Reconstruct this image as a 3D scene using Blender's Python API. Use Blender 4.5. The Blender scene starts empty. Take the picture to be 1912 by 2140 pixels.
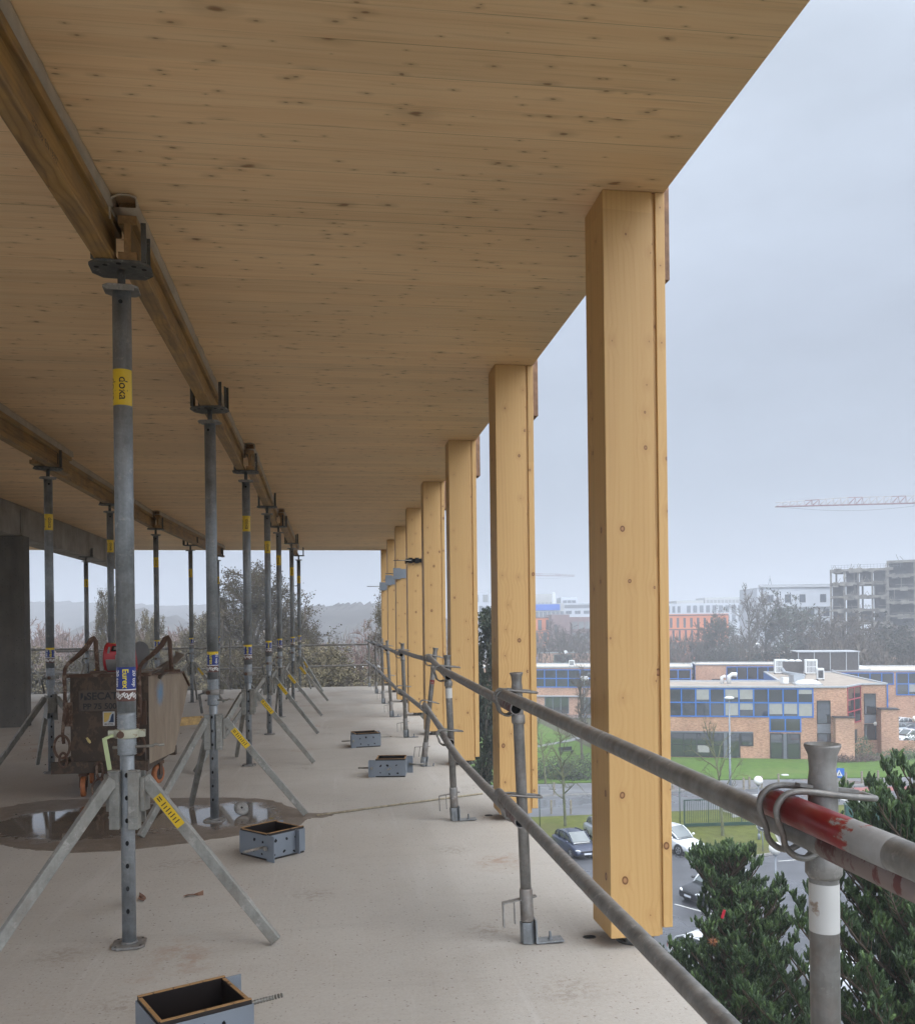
import bpy, math, random
from mathutils import Vector, Matrix

# ---------------------------------------------------------------- camera, sky, light, exposure
SC = bpy.context.scene
COL = SC.collection
EYE = 1.40          # eye height over the slab (slab top is z = 0)
G = -13.6           # street level
YAW, RHO, F = math.radians(7.74), math.radians(0.68), 1912.0
cam_d = bpy.data.cameras.new("camera")
cam = bpy.data.objects.new("camera", cam_d)
COL.objects.link(cam)
cam_d.sensor_fit = 'HORIZONTAL'; cam_d.sensor_width = 36.0; cam_d.lens = 36.0
cam_d.shift_x = 0.0; cam_d.shift_y = 0.125
cam_d.clip_start = 0.05; cam_d.clip_end = 9000
fw = Vector((math.sin(YAW), math.cos(YAW), 0)); rt = Vector((math.cos(YAW), -math.sin(YAW), 0)); up = Vector((0, 0, 1))
r2 = rt * math.cos(RHO) - up * math.sin(RHO); u2 = rt * math.sin(RHO) + up * math.cos(RHO)
cam.matrix_world = Matrix(((r2.x, u2.x, -fw.x, 0), (r2.y, u2.y, -fw.y, 0), (r2.z, u2.z, -fw.z, EYE), (0, 0, 0, 1)))
SC.camera = cam
SC.cycles.max_bounces = 8; SC.cycles.diffuse_bounces = 5; SC.cycles.glossy_bounces = 4
SC.cycles.volume_bounces = 2; SC.cycles.transparent_max_bounces = 8; SC.cycles.use_denoising = True
SC.cycles.caustics_reflective = False; SC.cycles.caustics_refractive = False
SC.view_settings.view_transform = 'Standard'; SC.view_settings.look = 'None'
SC.view_settings.gamma = 1.0; SC.view_settings.use_curve_mapping = False
SC.view_settings.exposure = 0.33

SUN_AZ, SUN_EL = math.radians(128), math.radians(36)       # azimuth clockwise from +Y: behind and right of the camera
world = bpy.data.worlds.new("World"); SC.world = world; world.use_nodes = True
wt = world.node_tree; wt.nodes.clear()
def wn(t, **k):
    n = wt.nodes.new(t)
    for a, b in k.items(): setattr(n, a, b)
    return n
wo = wn('ShaderNodeOutputWorld'); wb = wn('ShaderNodeBackground'); wt.links.new(wb.outputs[0], wo.inputs[0])
sky = wn('ShaderNodeTexSky'); sky.sky_type = 'NISHITA'; sky.sun_disc = False
sky.sun_elevation = SUN_EL; sky.sun_rotation = SUN_AZ; sky.air_density = 1.5; sky.dust_density = 6; sky.ozone_density = 1.5
tc = wn('ShaderNodeTexCoord'); sep = wn('ShaderNodeSeparateXYZ'); wt.links.new(tc.outputs['Generated'], sep.inputs[0])
el = wn('ShaderNodeValToRGB'); wt.links.new(sep.outputs['Z'], el.inputs[0])     # cloud deck, brighter overhead
cr = el.color_ramp
cr.elements[0].position = 0.0; cr.elements[0].color = (2.75, 3.2, 3.9, 1)
cr.elements[1].position = 1.0; cr.elements[1].color = (11, 11.5, 12.2, 1)
for p, c in ((0.12, (2.95, 3.45, 4.2)), (0.30, (3.75, 4.28, 5.2)), (0.52, (5.3, 6.0, 7.0)), (0.74, (8.6, 9.2, 10.2))):
    e = cr.elements.new(p); e.color = (*c, 1)
nz = wn('ShaderNodeTexNoise'); nz.inputs['Scale'].default_value = 2.2; nz.inputs['Detail'].default_value = 4; nz.inputs['Roughness'].default_value = .55
mp = wn('ShaderNodeMapping'); mp.inputs['Scale'].default_value = (1, 1, 2.6); wt.links.new(tc.outputs['Generated'], mp.inputs[0]); wt.links.new(mp.outputs[0], nz.inputs[0])
nr = wn('ShaderNodeMapRange'); nr.inputs[1].default_value = .3; nr.inputs[2].default_value = .7; nr.inputs[3].default_value = .84; nr.inputs[4].default_value = 1.16
wt.links.new(nz.outputs[0], nr.inputs[0])
m1 = wn('ShaderNodeVectorMath', operation='SCALE'); wt.links.new(el.outputs[0], m1.inputs[0]); wt.links.new(nr.outputs[0], m1.inputs['Scale'])
# the thin bright part of the cloud deck round the hidden sun
sd = Vector((math.sin(SUN_AZ) * math.cos(SUN_EL), math.cos(SUN_AZ) * math.cos(SUN_EL), math.sin(SUN_EL)))
dt = wn('ShaderNodeVectorMath', operation='DOT_PRODUCT'); dt.inputs[1].default_value = sd; wt.links.new(tc.outputs['Generated'], dt.inputs[0])
br = wn('ShaderNodeMapRange'); br.inputs[1].default_value = 0.25; br.inputs[2].default_value = 1; br.inputs[3].default_value = 1.0; br.inputs[4].default_value = 3.2
wt.links.new(dt.outputs['Value'], br.inputs[0])
m2 = wn('ShaderNodeVectorMath', operation='SCALE'); wt.links.new(m1.outputs[0], m2.inputs[0]); wt.links.new(br.outputs[0], m2.inputs['Scale'])
# added fill: sky brightened behind and left of the camera to light the interior
dt2 = wn('ShaderNodeVectorMath', operation='DOT_PRODUCT'); dt2.inputs[1].default_value = Vector((-.62, -.75, .22)); wt.links.new(tc.outputs['Generated'], dt2.inputs[0])
br2 = wn('ShaderNodeMapRange'); br2.inputs[1].default_value = 0.1; br2.inputs[2].default_value = 1; br2.inputs[3].default_value = 1.0; br2.inputs[4].default_value = 3.4
wt.links.new(dt2.outputs['Value'], br2.inputs[0])
m3 = wn('ShaderNodeVectorMath', operation='SCALE'); wt.links.new(m2.outputs[0], m3.inputs[0]); wt.links.new(br2.outputs[0], m3.inputs['Scale']); m2 = m3
mx = wn('ShaderNodeMixRGB'); mx.inputs[0].default_value = 0.93
wt.links.new(sky.outputs[0], mx.inputs[1]); wt.links.new(m2.outputs[0], mx.inputs[2]); wt.links.new(mx.outputs[0], wb.inputs[0])
wb.inputs[1].default_value = 0.1
sun_d = bpy.data.lights.new("sun", 'SUN'); sun = bpy.data.objects.new("sun", sun_d); COL.objects.link(sun)
sun_d.energy = 0.5; sun_d.angle = math.radians(40); sun_d.color = (1, .96, .9)
sun.rotation_euler = (-sd).to_track_quat('-Z', 'Y').to_euler()

# ---------------------------------------------------------------- helpers
def ray(u, v):
    du, dv = u - 956.0, 1309.0 - v; c, s = math.cos(RHO), math.sin(RHO)
    a = (c * du + s * dv) / F; b = (-s * du + c * dv) / F
    return Vector((fw.x + a * rt.x, fw.y + a * rt.y, b))
def at(u, v, z=G):                         # the point of the plane z seen at a photo position
    r = ray(u, v); t = (z - EYE) / r.z
    return Vector((r.x * t, r.y * t, z))
def atd(u, v, d):
    r = ray(u, v); return Vector((r.x * d, r.y * d, EYE + r.z * d))

def smooth(pts, k=4):
    v = [Vector(p) for p in pts]; o = []
    for i in range(len(v) - 1):
        a, b, c, d = v[max(i - 1, 0)], v[i], v[i + 1], v[min(i + 2, len(v) - 1)]
        for j in range(k):
            t = j / k; o.append(.5 * ((2 * b) + (c - a) * t + (2 * a - 5 * b + 4 * c - d) * t * t + (3 * b - a - 3 * c + d) * t ** 3))
    return o + [v[-1]]
class MB:
    def __init__(s): s.v = []; s.f = []; s.m = []; s.s = []
    def face(s, idx, mi=0, sm=False): s.f.append(tuple(idx)); s.m.append(mi); s.s.append(sm)
    def box(s, x0, x1, y0, y1, z0, z1, mi=0):
        b = len(s.v)
        s.v += [(x0, y0, z0), (x1, y0, z0), (x1, y1, z0), (x0, y1, z0), (x0, y0, z1), (x1, y0, z1), (x1, y1, z1), (x0, y1, z1)]
        for q in ((0, 3, 2, 1), (4, 5, 6, 7), (0, 1, 5, 4), (1, 2, 6, 5), (2, 3, 7, 6), (3, 0, 4, 7)): s.face([b + i for i in q], mi)
        return s
    def bar(s, p0, p1, w, h, upv=(0, 0, 1), mi=0, w1=None, h1=None):       # rectangular bar along p0-p1
        p0, p1 = Vector(p0), Vector(p1); d = (p1 - p0).normalized(); x = d.cross(Vector(upv))
        if x.length < 1e-4: x = d.cross(Vector((0, 1, 0)))
        x.normalize(); y = x.cross(d)
        b = len(s.v)
        for p, ww, hh in ((p0, w, h), (p1, w1 or w, h1 or h)):
            for i, j in ((-1, -1), (1, -1), (1, 1), (-1, 1)): s.v.append(tuple(p + x * ww / 2 * i + y * hh / 2 * j))
        for q in ((0, 1, 2, 3), (7, 6, 5, 4), (0, 4, 5, 1), (1, 5, 6, 2), (2, 6, 7, 3), (3, 7, 4, 0)): s.face([b + i for i in q], mi)
        return s
    def path(s, pts, r, n=8, mi=0, cap=True, sm=True):                   # round tube through points; r number or list
        pts = [Vector(p) for p in pts]; k = len(pts); rr = r if isinstance(r, (list, tuple)) else [r] * k
        b = len(s.v); pu = None
        for i, p in enumerate(pts):
            d = (pts[min(i + 1, k - 1)] - pts[max(i - 1, 0)]).normalized()
            if pu is None:
                pu = d.cross(Vector((0, 0, 1)))
                if pu.length < 1e-3: pu = d.cross(Vector((0, 1, 0)))
            pu = (pu - d * pu.dot(d)).normalized(); pv = d.cross(pu)
            for j in range(n):
                a = 2 * math.pi * j / n
                s.v.append(tuple(p + (pu * math.cos(a) + pv * math.sin(a)) * rr[i]))
        for i in range(k - 1):
            for j in range(n):
                a, c = b + i * n + j, b + i * n + (j + 1) % n
                s.face((a, c, c + n, a + n), mi, sm)
        if cap:
            s.face([b + j for j in range(n)][::-1], mi); s.face([b + (k - 1) * n + j for j in range(n)], mi)
        return s
    def hollow(s, p0, p1, r, t, n=16, mi=0, mi2=None):                   # open pipe
        mi2 = mi if mi2 is None else mi2
        p0, p1 = Vector(p0), Vector(p1); d = (p1 - p0).normalized(); pu = d.orthogonal().normalized(); pv = d.cross(pu)
        b = len(s.v)
        for p, q in ((p0, r), (p1, r), (p1, r - t), (p0, r - t)):
            for j in range(n):
                a = 2 * math.pi * j / n; s.v.append(tuple(p + (pu * math.cos(a) + pv * math.sin(a)) * q))
        for i in range(4):
            for j in range(n):
                a, c = b + i * n + j, b + i * n + (j + 1) % n; a2, c2 = b + (i + 1) % 4 * n + j, b + (i + 1) % 4 * n + (j + 1) % n
                s.face((a, c, c2, a2), mi2 if i == 2 else mi, i in (0, 2))
        return s
    def lathe(s, prof, n=20, c=(0, 0, 0), mi=0, sm=True):                # prof [(r, z)]
        b = len(s.v)
        for r, z in prof:
            for j in range(n):
                a = 2 * math.pi * j / n; s.v.append((c[0] + r * math.cos(a), c[1] + r * math.sin(a), c[2] + z))
        for i in range(len(prof) - 1):
            for j in range(n):
                a, q = b + i * n + j, b + i * n + (j + 1) % n; s.face((a, q, q + n, a + n), mi, sm)
        s.face([b + j for j in range(n)][::-1], mi); s.face([b + (len(prof) - 1) * n + j for j in range(n)], mi)
        return s
    def prism(s, poly, z0, z1, mi=0, ms=None):
        ms = mi if ms is None else ms; n = len(poly); b = len(s.v)
        ar = sum(poly[i][0] * poly[(i + 1) % n][1] - poly[(i + 1) % n][0] * poly[i][1] for i in range(n))
        if ar < 0: poly = poly[::-1]
        s.v += [(p[0], p[1], z0) for p in poly] + [(p[0], p[1], z1) for p in poly]
        s.face([b + i for i in range(n)][::-1], mi); s.face([b + n + i for i in range(n)], mi)
        for i in range(n): s.face((b + i, b + (i + 1) % n, b + n + (i + 1) % n, b + n + i), ms)
        return s
    def ball(s, c, r, n=14, k=8, mi=0, sz=1.0):
        return s.lathe([(max(1e-4, r * math.sin(math.pi * i / k)), -r * sz * math.cos(math.pi * i / k)) for i in range(k + 1)], n, c, mi)
    def xf(s, M):
        s.v = [tuple(M @ Vector(p)) for p in s.v]; return s
    def add(s, o, M=None):
        b = len(s.v); s.v += [tuple(M @ Vector(p)) for p in o.v] if M else list(o.v)
        s.f += [tuple(i + b for i in q) for q in o.f]; s.m += o.m; s.s += o.s; return s
    def mesh(s, name, mats):
        me = bpy.data.meshes.new(name); me.from_pydata(s.v, [], s.f)
        for m in (mats if isinstance(mats, (list, tuple)) else [mats]): me.materials.append(m)
        me.polygons.foreach_set('material_index', s.m); me.polygons.foreach_set('use_smooth', s.s); me.update()
        return me
    def build(s, name, mats, parent=None, loc=None, bevel=0, **t):
        o = bpy.data.objects.new(name, s.mesh(name, mats)); COL.objects.link(o)
        if parent: o.parent = parent
        if loc is not None: o.location = loc
        if bevel:
            b = o.modifiers.new('bevel', 'BEVEL'); b.width = bevel; b.segments = 2; b.limit_method = 'ANGLE'; b.angle_limit = math.radians(40)
        tag(o, **t); return o
def tag(o, label=None, cat=None, group=None, kind=None):
    if label: o['label'] = label
    if cat: o['category'] = cat
    if group: o['group'] = group
    if kind: o['kind'] = kind
    return o
def empty(name, loc=(0, 0, 0), rz=0, **t):
    o = bpy.data.objects.new(name, None); COL.objects.link(o); o.location = loc; o.rotation_euler = (0, 0, rz); o.empty_display_size = .1
    return tag(o, **t)
def copy_tree(o, loc=None, rz=None, sc=None, label=None, group=None, parent=None):
    c = o.copy(); COL.objects.link(c); c.parent = parent
    for ch in list(o.children): copy_tree(ch, parent=c)
    if loc is not None: c.location = loc
    if rz is not None: c.rotation_euler = (0, 0, rz)
    if sc is not None: c.scale = (sc, sc, sc) if isinstance(sc, (int, float)) else sc
    if label: c['label'] = label
    if group: c['group'] = group
    return c
def text_mb(txt, size, mi=0, sub=0, bold=0.0, xs=1.0):    # lettering in the XZ plane, centred, 1 sided
    cu = bpy.data.curves.new('t', 'FONT'); cu.body = txt; cu.size = size; cu.align_x = 'CENTER'; cu.align_y = 'CENTER'; cu.offset = bold
    ob = bpy.data.objects.new('t', cu); COL.objects.link(ob)
    dg = bpy.context.evaluated_depsgraph_get(); me = bpy.data.meshes.new_from_object(ob.evaluated_get(dg))
    import bmesh
    bm = bmesh.new(); bm.from_mesh(me); bmesh.ops.triangulate(bm, faces=bm.faces)
    if sub: bmesh.ops.subdivide_edges(bm, edges=bm.edges, cuts=sub, use_grid_fill=True)
    r = MB(); r.v = [(v.co.x * xs, 0, v.co.y) for v in bm.verts]
    bm.verts.index_update()
    for f in bm.faces: r.face([v.index for v in f.verts], mi)
    bm.free(); bpy.data.objects.remove(ob); bpy.data.curves.remove(cu); bpy.data.meshes.remove(me)
    return r
def wrap(mb, r, a0, zc, vertical=True):                    # wrap flat lettering round a tube; runs down the tube when vertical
    out = []
    for x, y, z in mb.v:
        if vertical: s_, h = z, -x
        else: s_, h = x, z
        a = a0 + s_ / r
        out.append((r * math.cos(a), r * math.sin(a), zc + h))
    mb.v = out; return mb
def patch(mb, r, a0, a1, z0, z1, mi, n=14):
    b = len(mb.v)
    for i in range(n + 1):
        a = a0 + (a1 - a0) * i / n
        mb.v += [(r * math.cos(a), r * math.sin(a), z0), (r * math.cos(a), r * math.sin(a), z1)]
    for i in range(n): mb.face((b + 2 * i, b + 2 * i + 2, b + 2 * i + 3, b + 2 * i + 1), mi, True)
    return mb

# ---------------------------------------------------------------- materials
class N:
    def __init__(s, name):
        s.mat = bpy.data.materials.new(name); s.mat.use_nodes = True; s.t = s.mat.node_tree; s.t.nodes.clear()
        s.out = s.t.nodes.new('ShaderNodeOutputMaterial'); s.tc = s.t.nodes.new('ShaderNodeTexCoord')
    def n(s, t, ins=None, **k):
        x = s.t.nodes.new(t)
        for a, b in k.items(): setattr(x, a, b)
        for a, b in (ins or {}).items(): s.set(x.inputs[a], b)
        return x
    def set(s, i, b):
        if isinstance(b, bpy.types.NodeSocket): s.t.links.new(b, i)
        else:
            if isinstance(b, (tuple, list)) and len(b) == 3 and i.type == 'RGBA': b = (*b, 1)
            i.default_value = b
    def obj(s, rnd=0):
        if not rnd: return s.tc.outputs['Object']
        oi = s.n('ShaderNodeObjectInfo'); v = s.n('ShaderNodeVectorMath', {0: s.tc.outputs['Object']}, operation='ADD')
        k = s.n('ShaderNodeVectorMath', {0: (rnd, rnd * .7, rnd * 1.3), 'Scale': oi.outputs['Random']}, operation='SCALE')
        s.set(v.inputs[1], k.outputs[0]); return v.outputs[0]
    def map(s, v, sc=(1, 1, 1), loc=(0, 0, 0), rot=(0, 0, 0)):
        return s.n('ShaderNodeMapping', {0: v, 'Scale': sc, 'Location': loc, 'Rotation': rot}).outputs[0]
    def noise(s, v, sc=5, det=3, ro=.5, dist=0, col=False):
        x = s.n('ShaderNodeTexNoise', {'Vector': v, 'Scale': sc, 'Detail': det, 'Roughness': ro, 'Distortion': dist}); return x.outputs['Color' if col else 0]
    def vor(s, v, sc=5, feat='F1', rnd=1.0, dim='2D'):
        x = s.n('ShaderNodeTexVoronoi', {'Vector': v, 'Scale': sc, 'Randomness': rnd}, feature=feat, voronoi_dimensions=dim); return x.outputs['Distance'], x.outputs.get('Color')
    def ramp(s, f, st, interp='LINEAR'):
        x = s.n('ShaderNodeValToRGB', {0: f}); r = x.color_ramp; r.interpolation = interp
        while len(r.elements) < len(st): r.elements.new(.5)
        for e, (p, c) in zip(r.elements, st):
            e.position = p; e.color = (c, c, c, 1) if isinstance(c, (int, float)) else (*c, 1)
        return x.outputs[0]
    def mix(s, f, a, b, mode='MIX'): return s.n('ShaderNodeMixRGB', {0: f, 1: a, 2: b}, blend_type=mode).outputs[0]
    def math(s, op, a, b=0.0, c=None, clamp=False):
        d = {0: a, 1: b}
        if c is not None: d[2] = c
        return s.n('ShaderNodeMath', d, operation=op, use_clamp=clamp).outputs[0]
    def mr(s, v, a, b, c=0.0, d=1.0): return s.n('ShaderNodeMapRange', {0: v, 1: a, 2: b, 3: c, 4: d}).outputs[0]
    def comb(s, x, y, z): return s.n('ShaderNodeCombineXYZ', {0: x, 1: y, 2: z}).outputs[0]
    def xyz(s, v): x = s.n('ShaderNodeSeparateXYZ', {0: v}); return x.outputs
    def bump(s, h, st=.3, d=.01): return s.n('ShaderNodeBump', {'Height': h, 'Strength': st, 'Distance': d}).outputs[0]
    def end(s, col, rough=.6, metal=0.0, nrm=None, spec=.5, **k):
        p = s.n('ShaderNodeBsdfPrincipled', {'Base Color': col, 'Roughness': rough, 'Metallic': metal, 'Specular IOR Level': spec, **k})
        if nrm is not None: s.set(p.inputs['Normal'], nrm)
        s.t.links.new(p.outputs[0], s.out.inputs[0]); return s.mat
def plain(name, c, rough=.6, metal=0.0, var=.12, sc=6, bump=0.0, spec=.5, rnd=0):
    m = N(name); v = m.obj(rnd); f = m.noise(v, sc, 4, .6)
    lo = tuple(x * (1 - var) for x in c); hi = tuple(min(1, x * (1 + var)) for x in c)
    col = m.ramp(f, [(.3, lo), (.7, hi)])
    return m.end(col, rough, metal, m.bump(m.noise(v, sc * 8, 3), bump, .01) if bump else None, spec)

def m_clt():
    m = N('clt_ceiling_wood'); v = m.obj(); X, Y, Z = m.xyz(v)
    wob = m.noise(m.map(v, (.6, .6, .6)), 1, 2)
    yb = m.math('DIVIDE', Y, .172)
    bi = m.math('FLOOR', yb); wn_ = m.n('ShaderNodeTexWhiteNoise', {0: m.comb(bi, 3.3, 1.7)}, noise_dimensions='3D')
    ph = m.math('MULTIPLY', wn_.outputs['Value'], 37.0)
    v2 = m.comb(m.math('ADD', X, ph), Y, 0.0)
    s1 = m.noise(m.map(v2, (.55, 17, 1)), 1, 6, .6, .5)
    s2 = m.noise(m.map(v2, (2.2, 85, 1)), 1, 3, .6, .3)
    base = m.ramp(s1, [(.25, (.80, .535, .295)), (.5, (.86, .605, .35)), (.62, (.88, .635, .38)), (.8, (.82, .56, .31))])
    base = m.mix(m.math('MULTIPLY', m.mr(s2, .50, .74), .26), base, (.40, .25, .12))
    tone = m.mr(wn_.outputs['Value'], 0, 1, .94, 1.05)
    base = m.mix(1.0, base, m.comb(tone, tone, tone), 'MULTIPLY')
    big = m.mr(m.noise(v, .45, 3), .3, .7, .90, 1.08); base = m.mix(1.0, base, m.comb(big, big, big), 'MULTIPLY')
    # streaks of resin and darker latewood
    d3 = m.noise(m.map(v2, (.9, 26, 1), (7, 3, 0)), 1, 2, .5)
    base = m.mix(m.math('MULTIPLY', m.mr(d3, .66, .76), .45), base, (.28, .14, .06))
    # knots, drawn out along the boards
    for sx, sy, th, cull, dark, off in ((1.3, 2.6, .042, .20, .8, 0), (2.4, 5.2, .050, .30, .75, 9), (4.6, 10, .058, .45, .65, 4), (3.1, 7.5, .05, .5, .7, 2)):
        kv = m.n('ShaderNodeVectorMath', {0: m.map(v2, (sx, sy, 0), (off, off * .3, 0)), 1: m.mix(1, (0, 0, 0), m.mix(.10, (0, 0, 0), m.noise(m.map(v, (9, 30, 1)), 1, 2, col=True)), 'ADD')}, operation='ADD').outputs[0]
        dd, cc = m.vor(kv, 1.0)
        rr = m.xyz(cc)[0]; size = m.mr(rr, cull, 1, .25, 1.0)
        k = m.math('MULTIPLY', m.mr(m.math('DIVIDE', dd, m.math('MULTIPLY', size, th)), 1.0, .45), m.math('GREATER_THAN', rr, cull))
        base = m.mix(m.math('MULTIPLY', k, dark), base, (.21, .095, .042))
        halo = m.math('MULTIPLY', m.mr(m.math('DIVIDE', dd, m.math('MULTIPLY', size, th)), 3.6, .9), m.math('GREATER_THAN', rr, cull))
        base = m.mix(m.math('MULTIPLY', halo, .26), base, (.30, .16, .07))
    fr = m.math('FRACT', yb); sm = m.mr(fr, 0, .018, 1, 0)
    seam = m.math('MULTIPLY', sm, m.mr(m.noise(m.comb(m.math('MULTIPLY', X, .7), bi, 0), 1, 2), .42, .55, .12, .9))
    base = m.mix(seam, base, (.16, .10, .055))
    yp = m.math('FRACT', m.math('DIVIDE', m.math('ADD', Y, .62), 2.42)); base = m.mix(m.mr(yp, 0, .0022, .85, 0), base, (.07, .04, .02))
    h = m.math('SUBTRACT', m.math('MULTIPLY', s2, .3), seam)
    return m.end(base, .62, 0, m.bump(h, .12, .004), .3)
def m_glulam(name, lo, mid, hi, knot, ks=6.5, dirt=0.0, rnd=13.0, axis='z'):
    m = N(name); v0 = m.obj(rnd)
    v = v0 if axis == 'z' else m.map(v0, rot=(math.radians(90), 0, 0))
    wob = m.noise(m.map(v, (2, 2, .8)), 1, 3, .5, col=True)
    vv = m.n('ShaderNodeVectorMath', {0: v, 1: m.mix(.05, (0, 0, 0), wob)}, operation='ADD').outputs[0]
    X, Y, Z = m.xyz(vv)
    kd, kc = m.vor(m.comb(m.math('ADD', X, Y), m.math('MULTIPLY', Z, .8), 0.0), ks); kr = m.xyz(kc)[0]; on = m.math('GREATER_THAN', kr, .38)
    size = m.math('ADD', .018, m.math('MULTIPLY', m.math('POWER', m.xyz(kc)[1], 2.5), .085))
    pull = m.math('MULTIPLY', m.mr(kd, .0, .40, .16, 0), on)
    # growth rings of a big log seen on flat faces give long cathedral arches
    cx = m.math('ADD', X, m.math('MULTIPLY', m.noise(m.comb(0.0, 0.0, m.math('MULTIPLY', Z, .55)), 1, 1), .22))
    rad = m.math('SQRT', m.math('ADD', m.math('POWER', cx, 2), m.math('POWER', m.math('ADD', Y, .06), 2)))
    rad = m.math('ADD', rad, m.math('MULTIPLY', pull, .12))
    rad = m.math('ADD', rad, m.math('MULTIPLY', m.noise(m.map(v, (3, 3, .35)), 1, 2), .05))
    ring = m.math('PINGPONG', m.math('MULTIPLY', rad, 105), 1.0)
    fine = m.noise(m.map(v, (70, 70, 1.6)), 1, 3, .6)
    col = m.ramp(m.math('ADD', m.math('MULTIPLY', m.math('POWER', ring, 2.2), m.mr(m.noise(m.map(v, (4, 4, .3), (9, 1, 0)), 1, 2), .35, .7, .04, .34)), m.math('ADD', m.math('MULTIPLY', fine, .40), m.math('MULTIPLY', m.noise(m.map(v, (14, 14, .5), (3, 3, 3)), 1, 4, .6), .34))), [(.16, hi), (.46, mid), (.82, lo)])
    lam = m.math('FLOOR', m.math('DIVIDE', m.math('ADD', Y, 3.0), .04))
    w = m.n('ShaderNodeTexWhiteNoise', {0: m.comb(lam, m.math('FLOOR', m.math('MULTIPLY', Z, .4)), 0.0)}).outputs['Value']
    k = m.mr(w, 0, 1, .93, 1.05); col = m.mix(1, col, m.comb(k, k, k), 'MULTIPLY')
    halo = m.math('MULTIPLY', m.mr(kd, .22, .05), on); col = m.mix(m.math('MULTIPLY', halo, .4), col, lo)
    q = m.math('DIVIDE', kd, size)
    kn = m.math('MULTIPLY', m.mr(q, 1.0, .82), on); col = m.mix(kn, col, m.mix(m.mr(q, .35, .8), (.36, .19, .085), tuple(c * .6 for c in knot)))
    if dirt:
        dm = m.mr(m.noise(v, 3.3, 5, .65), .42, .72); col = m.mix(m.math('MULTIPLY', dm, dirt), col, (.13, .10, .075))
        dm = m.mr(m.noise(m.map(v, (9, 9, 1.2)), 2, 3), .55, .7); col = m.mix(m.math('MULTIPLY', dm, dirt * .8), col, (.10, .055, .03))
    return m.end(col, .5, 0, m.bump(m.math('ADD', m.math('MULTIPLY', ring, .2), fine), .10, .002), .35)
def m_floor():
    m = N('floor_concrete'); v = m.obj()
    a = m.noise(v, .55, 4, .55); b = m.noise(v, 3.2, 5, .62); c = m.noise(v, 55, 3, .7)
    col = m.ramp(a, [(.3, (.375, .338, .29)), (.55, (.43, .395, .345)), (.75, (.46, .43, .385))])
    col = m.mix(m.math('MULTIPLY', m.mr(b, .5, .75), .35), col, (.34, .29, .245))
    st = m.noise(m.map(v, (1, .55, 1), (3.1, 8.2, 0)), 1.1, 3, .5); X, Y, Z = m.xyz(v)
    far = m.mr(m.math('ADD', Y, m.math('MULTIPLY', X, -1.2)), 8, 15)
    col = m.mix(m.math('MULTIPLY', m.mr(st, .47, .66), m.math('ADD', .10, m.math('MULTIPLY', far, .42))), col, (.30, .235, .18))
    col = m.mix(m.math('MULTIPLY', m.mr(c, .35, .75), .30), col, (.56, .54, .51))
    for sc, th, cull, d in ((26, .12, .80, .6), (57, .19, .72, .4), (9, .05, .80, .8)):
        dd, cc = m.vor(m.n('ShaderNodeVectorMath', {0: v, 1: m.mix(.02, (0, 0, 0), m.noise(v, 40, 2, col=True))}, operation='ADD').outputs[0], sc)
        r = m.xyz(cc)
        sp = m.math('MULTIPLY', m.mr(m.math('DIVIDE', dd, m.math('ADD', .35, r[1])), th, th * .55), m.math('GREATER_THAN', r[0], cull))
        col = m.mix(m.math('MULTIPLY', sp, d), col, m.mix(r[2], (.10, .07, .055), (.20, .165, .14)))
    dv, dc = m.vor(m.n('ShaderNodeVectorMath', {0: v, 1: m.mix(.5, (0, 0, 0), m.noise(v, 3, 3, col=True))}, operation='ADD').outputs[0], .75); rr = m.xyz(dc)
    ru = m.math('MULTIPLY', m.mr(dv, .17, .03), m.math('GREATER_THAN', rr[0], .45)); ru = m.math('MULTIPLY', ru, m.mr(m.noise(v, 11, 4, .7), .42, .62))
    col = m.mix(m.math('MULTIPLY', ru, .55), col, (.30, .17, .10))
    tr = m.noise(m.map(v, (.35, 5.5, 1), (2, 0, 0), (0, 0, .5)), 1.3, 5, .65, .6); col = m.mix(m.math('MULTIPLY', m.mr(tr, .56, .70), .22), col, (.31, .28, .245))
    tr2 = m.noise(m.map(v, (6.5, .4, 1), (1, 4, 0), (0, 0, .25)), 1.1, 5, .65, .5); col = m.mix(m.math('MULTIPLY', m.mr(tr2, .58, .70), .20), col, (.60, .585, .56))
    cl, cl2 = m.vor(m.n('ShaderNodeVectorMath', {0: v, 1: m.mix(.25, (0, 0, 0), m.noise(v, 5, 5, .7, col=True))}, operation='ADD').outputs[0], 1.35); rr2 = m.xyz(cl2)
    bl_ = m.math('MULTIPLY', m.math('MULTIPLY', m.mr(cl, .20, .04), m.math('GREATER_THAN', rr2[1], .62)), m.mr(m.noise(v, 26, 4, .75), .46, .58)); col = m.mix(m.math('MULTIPLY', bl_, .55), col, (.24, .20, .16))
    h = m.math('ADD', m.math('MULTIPLY', b, .6), m.math('MULTIPLY', m.noise(v, 160, 2, .7), .35))
    return m.end(col, .78, 0, m.bump(h, .45, .006), .3)
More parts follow.
